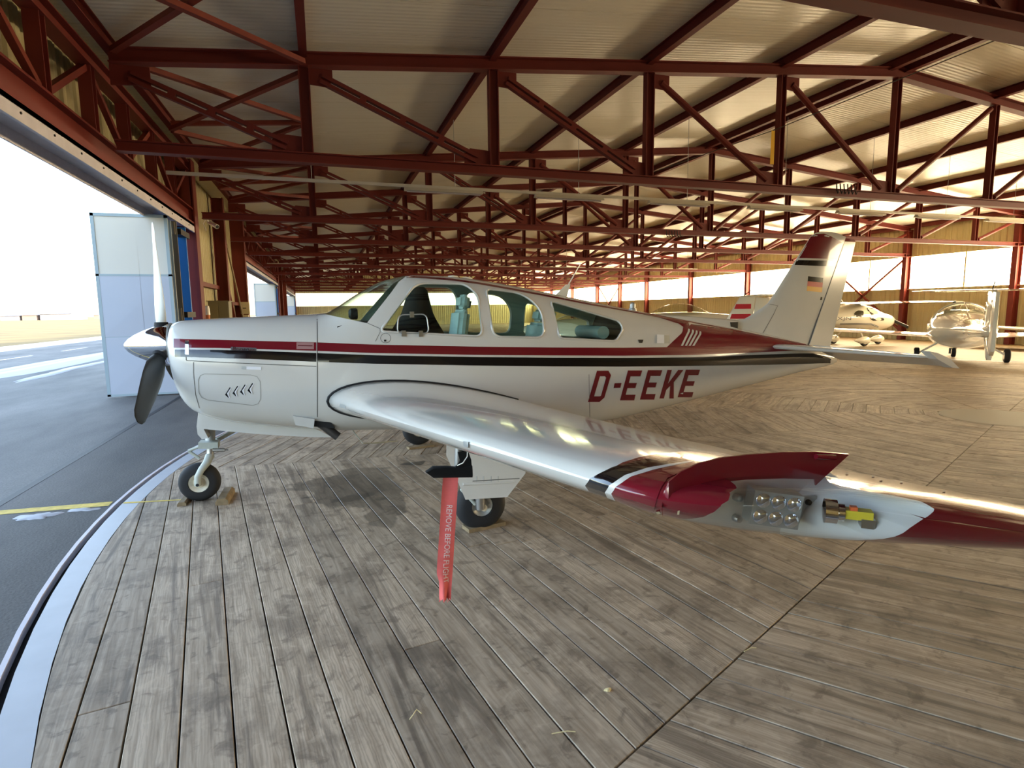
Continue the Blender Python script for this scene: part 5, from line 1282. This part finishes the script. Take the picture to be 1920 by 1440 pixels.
# ---- main gear
def main_gear(s):
    y = CY+s*1.46; c = Vector((1.055, y, 0.188)); yo = -1 if s < 0 else 1
    tyre(c, 0.192, 0.165, 0.082, parent=plane); hub(c, 0.08, 0.13, plane, M_wheel if s > 0 else M_dullalu)
    mb = MB(); mb.tube([(c.x, y-0.12, c.z), (c.x, y+0.12, c.z)], 0.024, 14); build(mb, 'axle', M_wheel, plane, 40)
    z_top = 0.86
    mb = MB(); mb.tube([(c.x-0.03, y+yo*0.12, c.z), (c.x-0.035, y+yo*0.12, 0.42)], 0.034, 14); mb.tube([(c.x-0.035, y+yo*0.12, 0.40), (c.x-0.045, y+yo*0.10, z_top)], 0.044, 16, mi=1); build(mb, 'strut', [M_alu, M_gearpaint], plane, 50)
    mb = MB(); mb.tube([(c.x-0.09, y+yo*0.1, 0.46), (c.x-0.16, y+yo*0.1, 0.34), (c.x-0.06, y+yo*0.1, 0.22)], 0.014, 8); build(mb, 'torque_link', M_gearpaint, plane)
    yd = CY-1.46-0.17
    pts = [tuple(P_(x, yy, yd)) for x, yy in ((838, 800), (838, 856), (873, 937), (951, 932), (985, 888), (990, 840))]
    yy = yd if s < 0 else 2*CY-yd
    mb = MB(); mb.prism([(a, yy, b_) for a, _, b_ in pts], (0, 0.014, 0)); dr = build(mb, 'gear_door', M_gearpaint if False else M_white, plane)
    if s < 0:
        a, b_ = P_(868, 908, yd), P_(965, 904, yd); mb = MB(); mb.tube([a+Vector((0, -0.002, 0)), b_+Vector((0, -0.002, 0))], [0.011, 0.006], 8); build(mb, 'pressed_bead', M_white, dr, 40)
        a, b_ = P_(886, 902, yd), P_(974, 897, yd); mb = MB(); mb.tube([a+Vector((0, -0.001, 0)), b_+Vector((0, -0.001, 0))], 0.003, 6); build(mb, 'door_lip', M_seam, dr)
        for px in (894, 907, 921, 934):
            a, b_ = P_(px, 893, yd), P_(px, 903, yd); mb = MB(); mb.tube([a, b_], 0.003, 6); build(mb, 'rivet_row', M_dullalu, dr)
main_gear(-1); main_gear(1)

for x, y in ((1588, 889), (1637, 894), (1652, 901), (1678, 897), (1690, 905), (1720, 904), (1737, 907), (1770, 922), (1796, 917), (1822, 928)):
    decal('rivet', [((x-2.5, y-1), (x+2.5, y-1), (x+2.5, y+1.2), (x-2.5, y+1.2))], M_iron, BVH_W, tip, 1, 1, off=0.0015)
decal('paint_chip', [((1230, 958), (1237, 957), (1242, 966), (1234, 967))], M_cream, BVH_W, tip, 2, 2, off=0.0016)
decal('paint_chip', [((1271, 956), (1275, 955), (1274, 963), (1270, 963))], M_cream, BVH_W, tip, 1, 1, off=0.0016)
# ------------------------------------------------------------------ pitot cover with its streamer, chocks, straw
YP = 2.30
pc = thing('pitot_cover', 'black pitot cover under the near wing with a red streamer reading REMOVE BEFORE FLIGHT', 'cover', tuple(P_(845, 884, YP)))
prof = [(798, 885), (812, 874.5), (838, 874), (856, 876), (884, 871.5), (885, 894), (812, 895)]
secs_ = []
V = [P_(x, y, YP) for x, y in prof]
mb = MB(); mb.loft([[Vector((v.x, YP+dy, lerp(V[0].z, v.z, k))) for v in V] for dy, k in ((-0.016, 0.72), (-0.010, 1.0), (0.010, 1.0), (0.016, 0.72))]); build(mb, 'cover_body', M_blackcloth, pc, 40)
a, b_, c = P_(872, 842, YP), P_(878, 858, YP), P_(872, 884, YP)
mb = MB(); mb.loft([[Vector((p_.x+dx, YP+dy, p_.z)) for dx, dy in ((-w, -.012), (w, -.012), (w, .012), (-w, .012))] for p_, w in ((P_(867, 846, YP), 0.022), (P_(872, 862, YP), 0.024), (P_(866, 880, YP), 0.040))]); build(mb, 'cover_neck', M_blackcloth, pc)
mb = MB(); mb.tube([P_(877, 838, YP-0.02), P_(876, 856, YP-0.03), P_(868, 868, YP-0.03), P_(857, 873, YP-0.02)], 0.0022, 6); build(mb, 'white_cord', M_offwhite, pc)
# the mast itself belongs to the aeroplane
mb = MB(); mb.tube([P_(861, 825, YP+0.01), P_(859, 876, YP+0.01)], 0.017, 12); build(mb, 'pitot_mast', M_alu, plane, 40)
# streamer
lft = [(831, 893), (828, 930), (826, 965), (823, 1010), (820, 1050), (818.5, 1075), (823, 1090), (824, 1122)]
rgt = [(859, 893), (857, 930), (855, 965), (852, 1010), (850, 1050), (848.5, 1075), (847, 1092), (845, 1121)]
def strm(t, u):
    yl, yr = lerp(893, 1122, t), lerp(893, 1121, t)
    fl, fr = [(y, x) for x, y in lft], [(y, x) for x, y in rgt]
    l = (interp(fl, yl)[0], yl); r_ = (interp(fr, yr)[0], yr)
    p_ = P_(lerp(l[0], r_[0], u), lerp(l[1], r_[1], u), YP)
    return p_+Vector((0, 0.004*math.sin(u*4+t*3)+0.014*t**8*math.sin(u*8+2)-0.010*(1-u)*t, 0))
NT, NU = 36, 10
V = [strm(i/NT, j/NU) for i in range(NT+1) for j in range(NU+1)]
for j in range(NU+1): V[NT*(NU+1)+j] += Vector((0, 0, 0.012*random.uniform(-1, 1)))
F = [(i*(NU+1)+j, i*(NU+1)+j+1, (i+1)*(NU+1)+j+1, (i+1)*(NU+1)+j) for i in range(NT) for j in range(NU)]
mb = MB(); mb.add(V, F); o_ = len(mb.v); mb.add([v+Vector((0, 0.0015, 0)) for v in V], [tuple(reversed(f)) for f in F]); rb = link('streamer', mb.mesh('streamer'), M_cloth, pc, 80, fix=False)
me = text_mesh('REMOVE BEFORE FLIGHT')
bm = bmesh.new(); bm.from_mesh(me); bmesh.ops.triangulate(bm, faces=bm.faces[:])
for _ in range(5):
    es = [e for e in bm.edges if abs(e.verts[0].co.x-e.verts[1].co.x) > 0.006 or abs(e.verts[0].co.y-e.verts[1].co.y) > 0.15]
    if not es: break
    bmesh.ops.subdivide_edges(bm, edges=es, cuts=1); bmesh.ops.triangulate(bm, faces=bm.faces[:])
for v in bm.verts:
    t = lerp(0.235, 0.865, v.co.x); u = lerp(0.36, 0.72, v.co.y); v.co = strm(t, u)+Vector((0, -0.003, 0))
bm.to_mesh(me); bm.free()
link('streamer_lettering', me, M_print, rb, fix=False)
for k in range(7):
    x, y = 823+random.uniform(0, 20), 1121; q = P_(x, y, YP); mb = MB(); mb.tube([q, q+Vector((random.uniform(-.01, .01), 0, -random.uniform(.01, .02)))], 0.0012, 5); build(mb, 'frayed_thread', M_cloth, rb)

def wedge_chock(near, far, w, h, lab):
    a, b_ = at(near[0], near[1], 2, 0), at(far[0], far[1], 2, 0)
    prof = [(0, 0), (w, 0), (w, h*0.62), (w*0.78, h), (w*0.16, h), (0, h*0.5)]
    mb = MB(); mb.loft([[(q.x+x, q.y+y_, z) for x, z in prof] for q, y_ in ((a, 0.0), (a, 0.012), (b_, 0.0))]); tag(build(mb, 'wheel_chock', M_chock), lab, 'chock')
wedge_chock((332, 950.5), (347, 932), 0.07, 0.035, 'low wooden wedge in front of the nose wheel')
wedge_chock((404, 948.5), (418, 925), 0.10, 0.055, 'thick wooden wedge behind the nose wheel')
mb = MB(); q0, q1 = at(876, 1000, 2, 0), at(945, 985, 2, 0); d = (q1-q0)
mb.beam(q0+Vector((0, 0.05, 0.015)), q1+Vector((0, 0.05, 0.015)), 0.12, 0.03); tag(build(mb, 'wooden_slat', M_chock), 'short board lying against the near main wheel', 'board')
mb = MB(); q0, q1 = at(765, 842, 2, 0), at(812, 836, 2, 0); mb.beam(q0+Vector((0, 0.0, 0.012)), q1+Vector((0.0, 0.0, 0.012)), 0.10, 0.025); tag(build(mb, 'wooden_slat', M_chock), 'short board lying against the far main wheel', 'board')
def straw(px, py, pts, lab):
    c = at(px, py, 2, 0.004); mb = MB(); mb.tube([c+Vector((x, y, z)) for x, y, z in pts], 0.0022, 5); tag(build(mb, 'straw_stalk', M_straw), lab, 'straw')
straw(768, 1350, [(0, 0, 0.002), (0.02, 0.015, 0.012), (0.035, 0.045, 0.006), (0.05, 0.02, 0.002)], 'bent straw stalk lying between the planks in front of the wing')
straw(1050, 1376, [(-0.03, 0.01, 0.001), (0.03, 0, 0.004), (0.06, -0.01, 0.001)], 'straight straw stalk lying on a plank near the sector seam')
straw(1395, 1222, [(0, 0, 0.001), (0.05, 0.01, 0.004), (0.075, 0.005, 0.001)], 'thin straw stalk lying across the sector seam')
mb = MB(); q = at(1140, 1295, 2, 0); mb.loft([[(q.x+r*math.cos(t)*(1+.3*math.sin(3*t)), q.y+r*0.6*math.sin(t), z) for t in [2*PI*k/9 for k in range(9)]] for r, z in ((0.016, 0.001), (0.014, 0.008), (0.005, 0.011))]); tag(build(mb, 'bark_chip', M_straw), 'small pale chip of bark lying on a plank', 'chip')

# ------------------------------------------------------------------ things along the door-side wall
cabx = -2.95
r = thing('storage_cabinet', 'olive metal cabinet standing against the beige wall', 'cabinet', (-2.8, 18.6, 0))
c0, c1 = at(392, 600, 1, 18.0), at(428, 565, 1, 18.0)
mb = MB(); mb.bb((c0.x, 18.0, 0), (c1.x, 18.6, c1.z)); build(mb, 'body', M_cab, r)
mb = MB(); mb.bb((c0.x+0.015, 17.98, 0.06), ((c0.x+c1.x)/2-0.005, 18.0, c1.z-0.03)); d1 = build(mb, 'door', M_cab, r); mb = MB(); mb.bb(((c0.x+c1.x)/2+0.005, 17.98, 0.06), (c1.x-0.015, 18.0, c1.z-0.03)); build(mb, 'door', M_cab, r)
mb = MB(); mb.bb(((c0.x+c1.x)/2-0.04, 17.96, 0.9), ((c0.x+c1.x)/2-0.02, 17.98, 1.05)); build(mb, 'handle', M_alu, d1)
mb = MB(); mb.bb((c0.x-0.04, 17.98, c1.z), (c1.x+0.03, 18.62, c1.z+0.02)); build(mb, 'top', M_cab, r)
e0, e1 = at(452, 594, 1, 24.9), at(466, 566, 1, 24.9)
r = thing('switch_box', 'cream electrical switch boxes mounted on the column by the second opening', 'switch box', (e0.x, 24.9, 1.7))
mb = MB(); mb.bb((e0.x, 24.95, 1.61), (e1.x, 25.22, e1.z)); build(mb, 'upper_box', M_cream, r); mb = MB(); mb.bb((e0.x+0.04, 24.97, 1.30), (e1.x-0.05, 25.22, 1.58)); build(mb, 'lower_box', M_cream, r)
mb = MB(); mb.bb((e0.x+0.08, 24.93, 1.82), (e0.x+0.2, 24.95, 1.85)); build(mb, 'name_plate', M_iron, r)
# bottle-like post marker beside the box column
q = at(381, 585, 1, 16.4); mb = MB(); mb.lathe([(0.0, 0.05), (1.55, 0.05), (1.62, 0.055), (1.72, 0.05), (1.80, 0.035), (1.82, 0)], (-2.72, 16.3, 0), 'Z', 14); r = thing('marker_post', 'orange and white marker post beside the dark box column', 'post', (-2.72, 16.3, 0)); build(mb, 'post_body', mat('orange_post', srgb(204, 120, 70), 0.6), r, 40)
mb = MB(); mb.lathe([(1.60, 0.058), (1.82, 0.045), (1.84, 0)], (-2.72, 16.3, 0), 'Z', 14); build(mb, 'post_cap', M_offwhite, r, 40)
# security camera under the truss
q = at(398, 420, 1, 16.3)
r = thing('security_camera', 'white security camera on a bracket under the truss by the box column', 'camera', tuple(q))
ax = Vector((0.25, -0.25, -0.16)); mb = MB(); mb.tube([q-ax*0.35, q+ax*0.5], 0.055, 14); mb.tube([q+ax*0.5, q+ax*0.52], 0.045, 14, mi=1); build(mb, 'camera_body', [M_offwhite, M_dash], r, 40)
mb = MB(); mb.tube([q-ax*0.2, q+Vector((-0.10, 0, 0.08)), q+Vector((-0.14, 0.0, 0.16))], 0.02, 8); build(mb, 'bracket', M_offwhite, r, 40)
mb = MB(); mb.tube([q+Vector((-0.14, 0, 0.1)), q+Vector((-0.2, 0, 0.0)), q+Vector((-0.17, 0, -0.1)), q+Vector((-0.15, 0, -0.17))], 0.012, 6); build(mb, 'cable', M_offwhite, r, 40)
# chain hoist hooks on the lower chord and the small round lamp
for (px, py, Y, lab) in ((1585, 358, 9.9, 'bunch of dark hooks clamped under the nearest full truss'), (1262, 441, 16.16, 'bunch of dark hooks clamped under the second full truss')):
    q = at(px, py, 1, Y-0.1); r = thing('hook_cluster', lab, 'hooks', tuple(q))
    for k in range(6):
        x = q.x-0.25+0.1*k; mb = MB(); mb.tube([(x, q.y, q.z+0.14), (x, q.y-0.02, q.z), (x+0.03, q.y-0.02, q.z-0.06), (x+0.055, q.y-0.02, q.z-0.02)], 0.012, 6); build(mb, 'hook', M_iron, r)

# ------------------------------------------------------------------ aircraft parked at the back
M_canopy = mat('pale_canopy', srgb(196, 188, 164), 0.06, spec=0.9)
M_cangl = glass_mat('clear_canopy', (0.80, 0.80, 0.72, 1))
M_navy = mat('navy_print', srgb(40, 40, 60), 0.5)
def frame(loc, hd, k=1.0, kz=1.0):
    c, s = math.cos(math.radians(hd)), math.sin(math.radians(hd)); return lambda x, y, z: Vector((loc[0]+k*(c*x-s*y), loc[1]+k*(s*x+c*y), z*kz))
def oval(x, zc, hw, hu, hl, n=24, e=2.2):
    P = []
    for k in range(n):
        t = 2*PI*k/n; c, s = math.cos(t), math.sin(t); P.append((x, hw*math.copysign(abs(c)**(2/e), c), zc+(hu if s > 0 else hl)*math.copysign(abs(s)**(2/e), s)))
    return P
def wing_part(r, G, name, y0, y1, x0, c0, x1, c1, z0, z1, th, m, parent=None):
    S = []
    for k in range(5):
        t = k/4; y = lerp(y0, y1, t); xl = lerp(x0, x1, t); c = lerp(c0, c1, t)*(1 if t < 1 else 0.9); z = lerp(z0, z1, t); sec = []
        for j in range(17):
            u = 0.5*(1-math.cos(PI*j/16)); w = 5*th*(0.2969*math.sqrt(u)-0.126*u-0.3516*u*u+0.2843*u**3-0.1036*u**4)*c*(1 if t < 1 else 0.5); sec.append((xl-u*c, y, z+w))
        for j in range(15, 0, -1):
            u = 0.5*(1-math.cos(PI*j/16)); w = 5*th*(0.2969*math.sqrt(u)-0.126*u-0.3516*u*u+0.2843*u**3-0.1036*u**4)*c*(1 if t < 1 else 0.5); sec.append((xl-u*c, y, z-w*0.7))
        S.append([G(*p_) for p_ in sec])
    mb = MB(); mb.loft(S); return build(mb, name, m, parent or r, 40)
def wheel_part(r, G, x, y, R, w, pant=False, strut=None, m=M_dark):
    c = G(x, y, R); ax = (G(x, y+1, R)-c); R = c.z; mb = MB()
    rings = []
    for a, q in ((-.5, .72), (-.5, .86), (-.32, 1.0), (.32, 1.0), (.5, .86), (.5, .72)):
        rings.append((a*w, q*R))
    u = ax.normalized(); f = Vector((0, 0, 1)); s = u.cross(f).normalized(); n = 24
    mb.loft([[c+u*a+(f*math.cos(2*PI*k/n)+s*math.sin(2*PI*k/n))*q for k in range(n)] for a, q in rings]); tb_ = build(mb, 'tyre', m, r, 40)
    mb = MB(); mb.loft([[c+u*a+(f*math.cos(2*PI*k/n)+s*math.sin(2*PI*k/n))*R*0.55 for k in range(n)] for a in (-w*0.52, w*0.52)]); build(mb, 'wheel_hub', M_offwhite, tb_, 40)
    if pant:
        S = [[G(*p_) for p_ in [(xx, y+yy*ww, R+0.05+zz*hh) for yy, zz in [(math.cos(2*PI*k/14), math.sin(2*PI*k/14)) for k in range(14)]]] for xx, ww, hh in ((x+0.30, 0.02, 0.02), (x+0.24, 0.08, 0.11), (x+0.08, 0.11, 0.17), (x-0.12, 0.10, 0.15), (x-0.36, 0.05, 0.07), (x-0.48, 0.01, 0.02))]
        mb = MB(); mb.loft(S); build(mb, 'wheel_fairing', M_offwhite, r, 50)
    if strut: mb = MB(); mb.tube([c, G(*strut)], 0.028, 8); build(mb, 'strut', M_offwhite, r, 40)
def fin_part(r, G, pts, t, m, name='fin', yc=0.0):
    mb = MB(); n = len(pts); A = [G(x, yc-t, z) for x, z in pts]; B = [G(x, yc+t, z) for x, z in pts]; cx = sum(p_[0] for p_ in pts)/n; cz = sum(p_[1] for p_ in pts)/n
    ia = [G(lerp(cx, x, .8), yc-t*1.6, lerp(cz, z, .8)) for x, z in pts]; ib = [G(lerp(cx, x, .8), yc+t*1.6, lerp(cz, z, .8)) for x, z in pts]
    mb.loft([ia, A, B, ib]); return build(mb, name, m, r, 50)
def text_on(r, G, txt, x0, z0, x1, z1, y, m, parent, name='lettering', italic=0.0, dz=0.0, dy=0.0):
    me = text_mesh(txt, italic)
    for v in me.vertices: u, w = v.co.x, v.co.y; v.co = G(lerp(x0, x1, u), y+dy*u, lerp(z0, z1, w)+dz*u)
    link(name, me, m, parent, fix=False)
def t_tail_plane(loc, hd, label, flag=False, k=1.0, reg=None, mark=None, fat=1.0):
    G = frame(loc, hd, k); r = thing('light_aeroplane', label, 'airplane', (loc[0], loc[1], 0))
    pod = [(1.95, .92, .10, .10, .10), (1.85, .92, .28, .22, .24), (1.5, .92, .44, .30, .36), (0.9, .92, .54, .40, .44), (0.3, .92, .58, .46, .46), (-0.4, .92, .56, .44, .42), (-1.1, .94, .42, .34, .32), (-1.8, .96, .26, .22, .22), (-2.8, .98, .16, .15, .15), (-3.8, 1.0, .12, .12, .12), (-4.5, 1.02, .09, .10, .10), (-4.75, 1.03, .03, .05, .05)]
    S = []
    for k in range(46):
        x = lerp(1.95, -4.75, k/45); t_ = sorted([(p_[0],)+p_[1:] for p_ in pod]); zc, hw, hu, hl = spline(t_, x); S.append([G(*p_) for p_ in oval(x, zc, hw*fat, hu*fat, hl*fat)])
    mb = MB(); mb.loft(S); fu = build(mb, 'fuselage', M_offwhite, r, 50)
    S = []
    for k in range(17):
        t = k/16; x = lerp(1.05, -1.15, t); h = 0.46*math.sin(PI*min(1, t*1.15+0.0)**0.9 if False else PI*(0.06+0.88*t))**0.8; S.append([G(x, fat*0.50*math.cos(a)*(0.6+0.4*math.sin(PI*t)), 1.10+fat*h*max(0, math.sin(a))) for a in [PI*j/14 for j in range(15)]])
    mb = MB(); mb.loft(S, closed=False, caps=False); ca_ = build(mb, 'canopy', M_cangl, r, 60)
    mb = MB(); hoop = S[8]; mb.tube(hoop, 0.03, 8); build(mb, 'canopy_hoop', M_offwhite, ca_, 40); mb = MB(); mb.tube([q[7] for q in S], 0.012, 6); build(mb, 'canopy_rim', M_offwhite, ca_, 40)
    for y in (-.26, .26):
        mb = MB(); mb.loft([[G(-0.35+0.12*(z-0.9)*-1+dx, y+dy, z) for dx, dy in ((-.05, -.18), (.05, -.18), (.05, .18), (-.05, .18))] for z in (0.9, 1.35, 1.48)]); build(mb, 'seat', M_canopy, r, 50)
    for s in (-1, 1):
        wing_part(r, G, 'wing', s*0.45, s*5.3, 0.45, 1.25, 0.25, 0.75, 0.72, 1.02, 0.13, M_offwhite)
        wing_part(r, G, 'stabilizer', s*0.0, s*1.35, -4.25, 0.62, -4.35, 0.48, 1.93, 1.94, 0.10, M_offwhite)
        wheel_part(r, G, -0.25, s*0.95, 0.19, 0.13, strut=(-0.1, s*0.35, 0.62))
    wheel_part(r, G, 1.25, 0, 0.17, 0.11, strut=(1.2, 0, 0.7))
    fn = fin_part(r, G, [(-3.75, 1.10), (-4.22, 1.93), (-4.62, 1.95), (-4.52, 1.05)], 0.035, M_offwhite)
    fin_part(r, G, [(-4.54, 1.02), (-4.64, 1.90), (-4.98, 1.88), (-4.98, 0.62), (-4.86, 0.52), (-4.56, 0.56)], 0.030, M_offwhite, 'rudder')
    fin_part(r, G, [(-4.1, 0.92), (-4.5, 0.95), (-4.7, 0.42), (-4.55, 0.40)], 0.03, M_offwhite, 'ventral_fin')
    mb = MB(); mb.tube([G(-4.30, 0, 1.94), G(-4.55, 0, 2.12)], 0.012, 6); build(mb, 'tail_antenna', M_iron, r)
    c0 = G(1.95, 0, .92); d = (G(2.25, 0, .92)-c0); mb = MB(); mb.tube([c0-d*0.1, c0+d*0.2, c0+d*0.6, c0+d*0.9], [0.15, 0.14, 0.09, 0.01], 16); sp_ = build(mb, 'spinner', M_offwhite, r, 40)
    mb = MB(); mb.beam(G(2.02, -0.0, .05), G(2.02, 0, 1.75), 0.10, 0.02); build(mb, 'propeller', M_blade, r)
    if flag:
        for zz in (1.72, 1.45):
            mb = MB()
            for y in (-.062, .062): mb.add([G(-4.10+(1.72-zz)*0.4, y, zz), G(-4.50, y, zz), G(-4.50, y, zz-0.13), G(-4.06+(1.72-zz)*0.4, y, zz-0.13)], [(0, 1, 2, 3)])
            build(mb, 'flag_stripe', mat('flag_crimson', srgb(196, 46, 60), 0.4), fn)
    if reg:
        for z in (0.92, 0.96, 1.00, 1.04): mb = MB(); mb.tube([G(-0.6, 0.535, z-0.02), G(-1.1, 0.44, z-0.01), G(-1.9, 0.255, z)], 0.008, 6); build(mb, 'pinstripe', M_navy, fu)
        text_on(r, G, reg, -2.0, 0.88, -3.3, 1.10, 0.262, M_navy, fu, 'registration', dy=-0.10)
    if mark: text_on(r, G, mark, -0.55, 0.98, -0.95, 1.22, 0.58, M_navy, fu, 'lettering', 0.3, dy=-0.07)
    return r
t_tail_plane((17.8, 12.05), 40, 'white T-tailed plane seen from behind with OE- lettered on its tail boom', k=1.1, reg='OE-U', fat=1.28)
t_tail_plane((7.1, 15.0), 156, 'white T-tailed plane with a red-white-red flag on its fin and Ka on its side', flag=True, mark='Ka')

def high_wing_plane(loc, hd, label):
    G = frame(loc, hd); r = thing('light_aeroplane', label, 'airplane', (loc[0], loc[1], 0))
    pod = sorted([(1.75, 1.02, .12, .12, .14), (1.6, 1.02, .32, .22, .30), (1.1, 1.04, .46, .34, .42), (0.5, 1.06, .54, .56, .46), (-0.2, 1.08, .54, .66, .46), (-0.9, 1.10, .46, .56, .40), (-1.6, 1.10, .34, .34, .30), (-2.4, 1.10, .22, .22, .20), (-3.6, 1.12, .12, .14, .12), (-4.2, 1.14, .05, .08, .06)])
    S = []
    for k in range(44):
        x = lerp(1.75, -4.2, k/43); zc, hw, hu, hl = spline(pod, x); S.append([G(*p_) for p_ in oval(x, zc, hw, hu, hl)])
    mb = MB(); mb.loft(S); fu = build(mb, 'fuselage', M_offwhite, r, 50)
    bv = BVHTree.FromPolygons([v.co.copy() for v in fu.data.vertices], [tuple(q.vertices) for q in fu.data.polygons])
    rd = (G(0, 1, 0)-G(0, 0, 0))
    def side_patch(pts, m, nm, off):
        V = []
        for x, z in pts:
            h = bv.ray_cast(G(x, -3, z), rd); V.append((h[0] if h[0] is not None else G(x, -.5, z))-rd*off)
        cen = sum((v for v in V), Vector())/len(V); h = bv.ray_cast(cen-rd*2, rd); V.append((h[0] if h[0] is not None else cen)-rd*off)
        n = len(V)-1; mb = MB(); mb.add(V, [(k, (k+1) % n, n) for k in range(n)]); return build(mb, nm, m, fu, 60)
    side_patch(rounded([(0.92, 1.02), (0.62, 1.52), (0.06, 1.56), (0.16, 1.10), (0.28, 1.02)], 0.10), M_tint, 'door_window', 0.012)
    side_patch(rounded([(-0.20, 1.16), (-0.12, 1.44), (-0.42, 1.46), (-0.62, 1.32), (-0.50, 1.18)], 0.09), M_tint, 'side_window', 0.012)
    text_on(r, G, 'EXJN', -1.55, 1.02, -0.75, 1.20, -0.47, M_navy, fu, 'registration', dy=-0.05)
    for z in (0.88, 0.92): mb = MB(); mb.tube([G(-1.2, -0.45, z), G(-0.4, -0.55, z), G(0.2, -0.56, z-0.02), G(0.6, -0.53, z-0.14)], 0.012, 6); build(mb, 'pinstripe', M_navy, fu)
    for s in (-1, 1):
        wing_part(r, G, 'wing', s*0.2, s*4.3, 0.55, 1.35, 0.45, 0.95, 1.74, 1.74, 0.11, M_offwhite)
        wing_part(r, G, 'stabilizer', s*0.0, s*1.3, -3.5, 0.65, -3.6, 0.5, 1.2, 1.2, 0.09, M_offwhite)
        wheel_part(r, G, -0.35, s*0.85, 0.18, 0.12, True, strut=(-0.2, s*0.4, 0.7))
    wheel_part(r, G, 1.15, 0, 0.17, 0.11, True, strut=(1.15, 0, 0.75))
    fin_part(r, G, [(-3.2, 1.2), (-3.9, 2.05), (-4.3, 2.05), (-4.3, 1.1)], 0.03, M_offwhite)
    c0 = G(1.72, 0, 1.02); d = G(2.0, 0, 1.02)-c0; mb = MB(); mb.tube([c0, c0+d*0.4, c0+d*0.9], [0.12, 0.10, 0.01], 14); build(mb, 'spinner', M_dark, r, 40)
    for a in (20, 200): mb = MB(); mb.beam(G(1.82, 0, 1.02), G(1.82, 0.85*math.cos(math.radians(a)), 1.02+0.85*math.sin(math.radians(a))), 0.02, 0.12); build(mb, 'propeller_blade', M_blade, r)
    mb = MB(); mb.tube([G(-0.7, 0, 1.78), G(-0.9, 0, 2.0)], 0.008, 6); build(mb, 'whip_antenna', M_offwhite, r)
    return r
high_wing_plane((21.6, 18.9), -6, 'white high-wing plane with dark side windows lettered EXJN by the window wall')

def low_plane(loc, hd, label, text=None, k=1.0, kz=1.0):
    G = frame(loc, hd, k, kz); r = thing('light_aeroplane', label, 'airplane', (loc[0], loc[1], 0))
    pod = sorted([(2.2, .85, .14, .12, .14), (2.0, .85, .32, .24, .28), (1.2, .86, .46, .30, .36), (0.3, .88, .52, .34, .38), (-0.6, .88, .50, .32, .36), (-1.6, .90, .36, .26, .26), (-2.8, .92, .20, .18, .16), (-3.6, .94, .06, .10, .08)])
    S = []
    for k in range(40):
        x = lerp(2.2, -3.6, k/39); zc, hw, hu, hl = spline(pod, x); S.append([G(*p_) for p_ in oval(x, zc, hw, hu, hl)])
    mb = MB(); mb.loft(S); fu = build(mb, 'fuselage', M_offwhite, r, 50)
    S = []
    for k in range(13):
        t = k/12; x = lerp(0.95, -1.1, t); h = 0.42*math.sin(PI*(0.05+0.9*t))**0.8; S.append([G(x, 0.44*math.cos(a)*(0.6+0.4*math.sin(PI*t)), 1.08+h*max(0, math.sin(a))) for a in [PI*j/12 for j in range(13)]])
    mb = MB(); mb.loft(S, closed=False, caps=False); build(mb, 'canopy', M_cangl, r, 60)
    for s in (-1, 1):
        wing_part(r, G, 'wing', s*0.4, s*4.2, 0.6, 1.4, 0.45, 1.1, 0.62, 0.85, 0.13, M_offwhite)
        wing_part(r, G, 'stabilizer', s*0.0, s*1.4, -2.85, 0.75, -2.95, 0.6, 0.98, 0.98, 0.09, M_offwhite)
        wheel_part(r, G, -0.3, s*1.1, 0.20, 0.13, True, strut=(-0.2, s*1.05, 0.66))
    wheel_part(r, G, 1.5, 0, 0.18, 0.12, True, strut=(1.45, 0, 0.7))
    fn = fin_part(r, G, rounded([(-2.6, 1.0), (-3.05, 1.50), (-3.55, 1.52), (-3.72, 1.40), (-3.66, 0.86)], 0.16), 0.035, M_offwhite)
    if text:
        for y in (-0.062, 0.062): text_on(r, G, text, -2.95 if y < 0 else -3.5, 1.12, -3.5 if y < 0 else -2.95, 1.36, y, M_navy, fn, 'lettering', 0.3)
    c0 = G(2.18, 0, .85); d = G(2.5, 0, .85)-c0; mb = MB(); mb.tube([c0, c0+d*0.4, c0+d*0.9], [0.13, 0.10, 0.01], 14); build(mb, 'spinner', M_offwhite, r, 40)
    mb = MB(); mb.beam(G(2.25, 0, .05), G(2.25, 0, 1.65), 0.10, 0.02); build(mb, 'propeller', M_blade, r)
    return r
low_plane((13.4, 19.6), 312, 'white low-wing plane with a long clear canopy behind the striped plane', k=1.12, kz=1.22)
low_plane((24.4, 12.2), 180, 'white low-wing plane with wheel fairings beyond the tail lettered OE-')
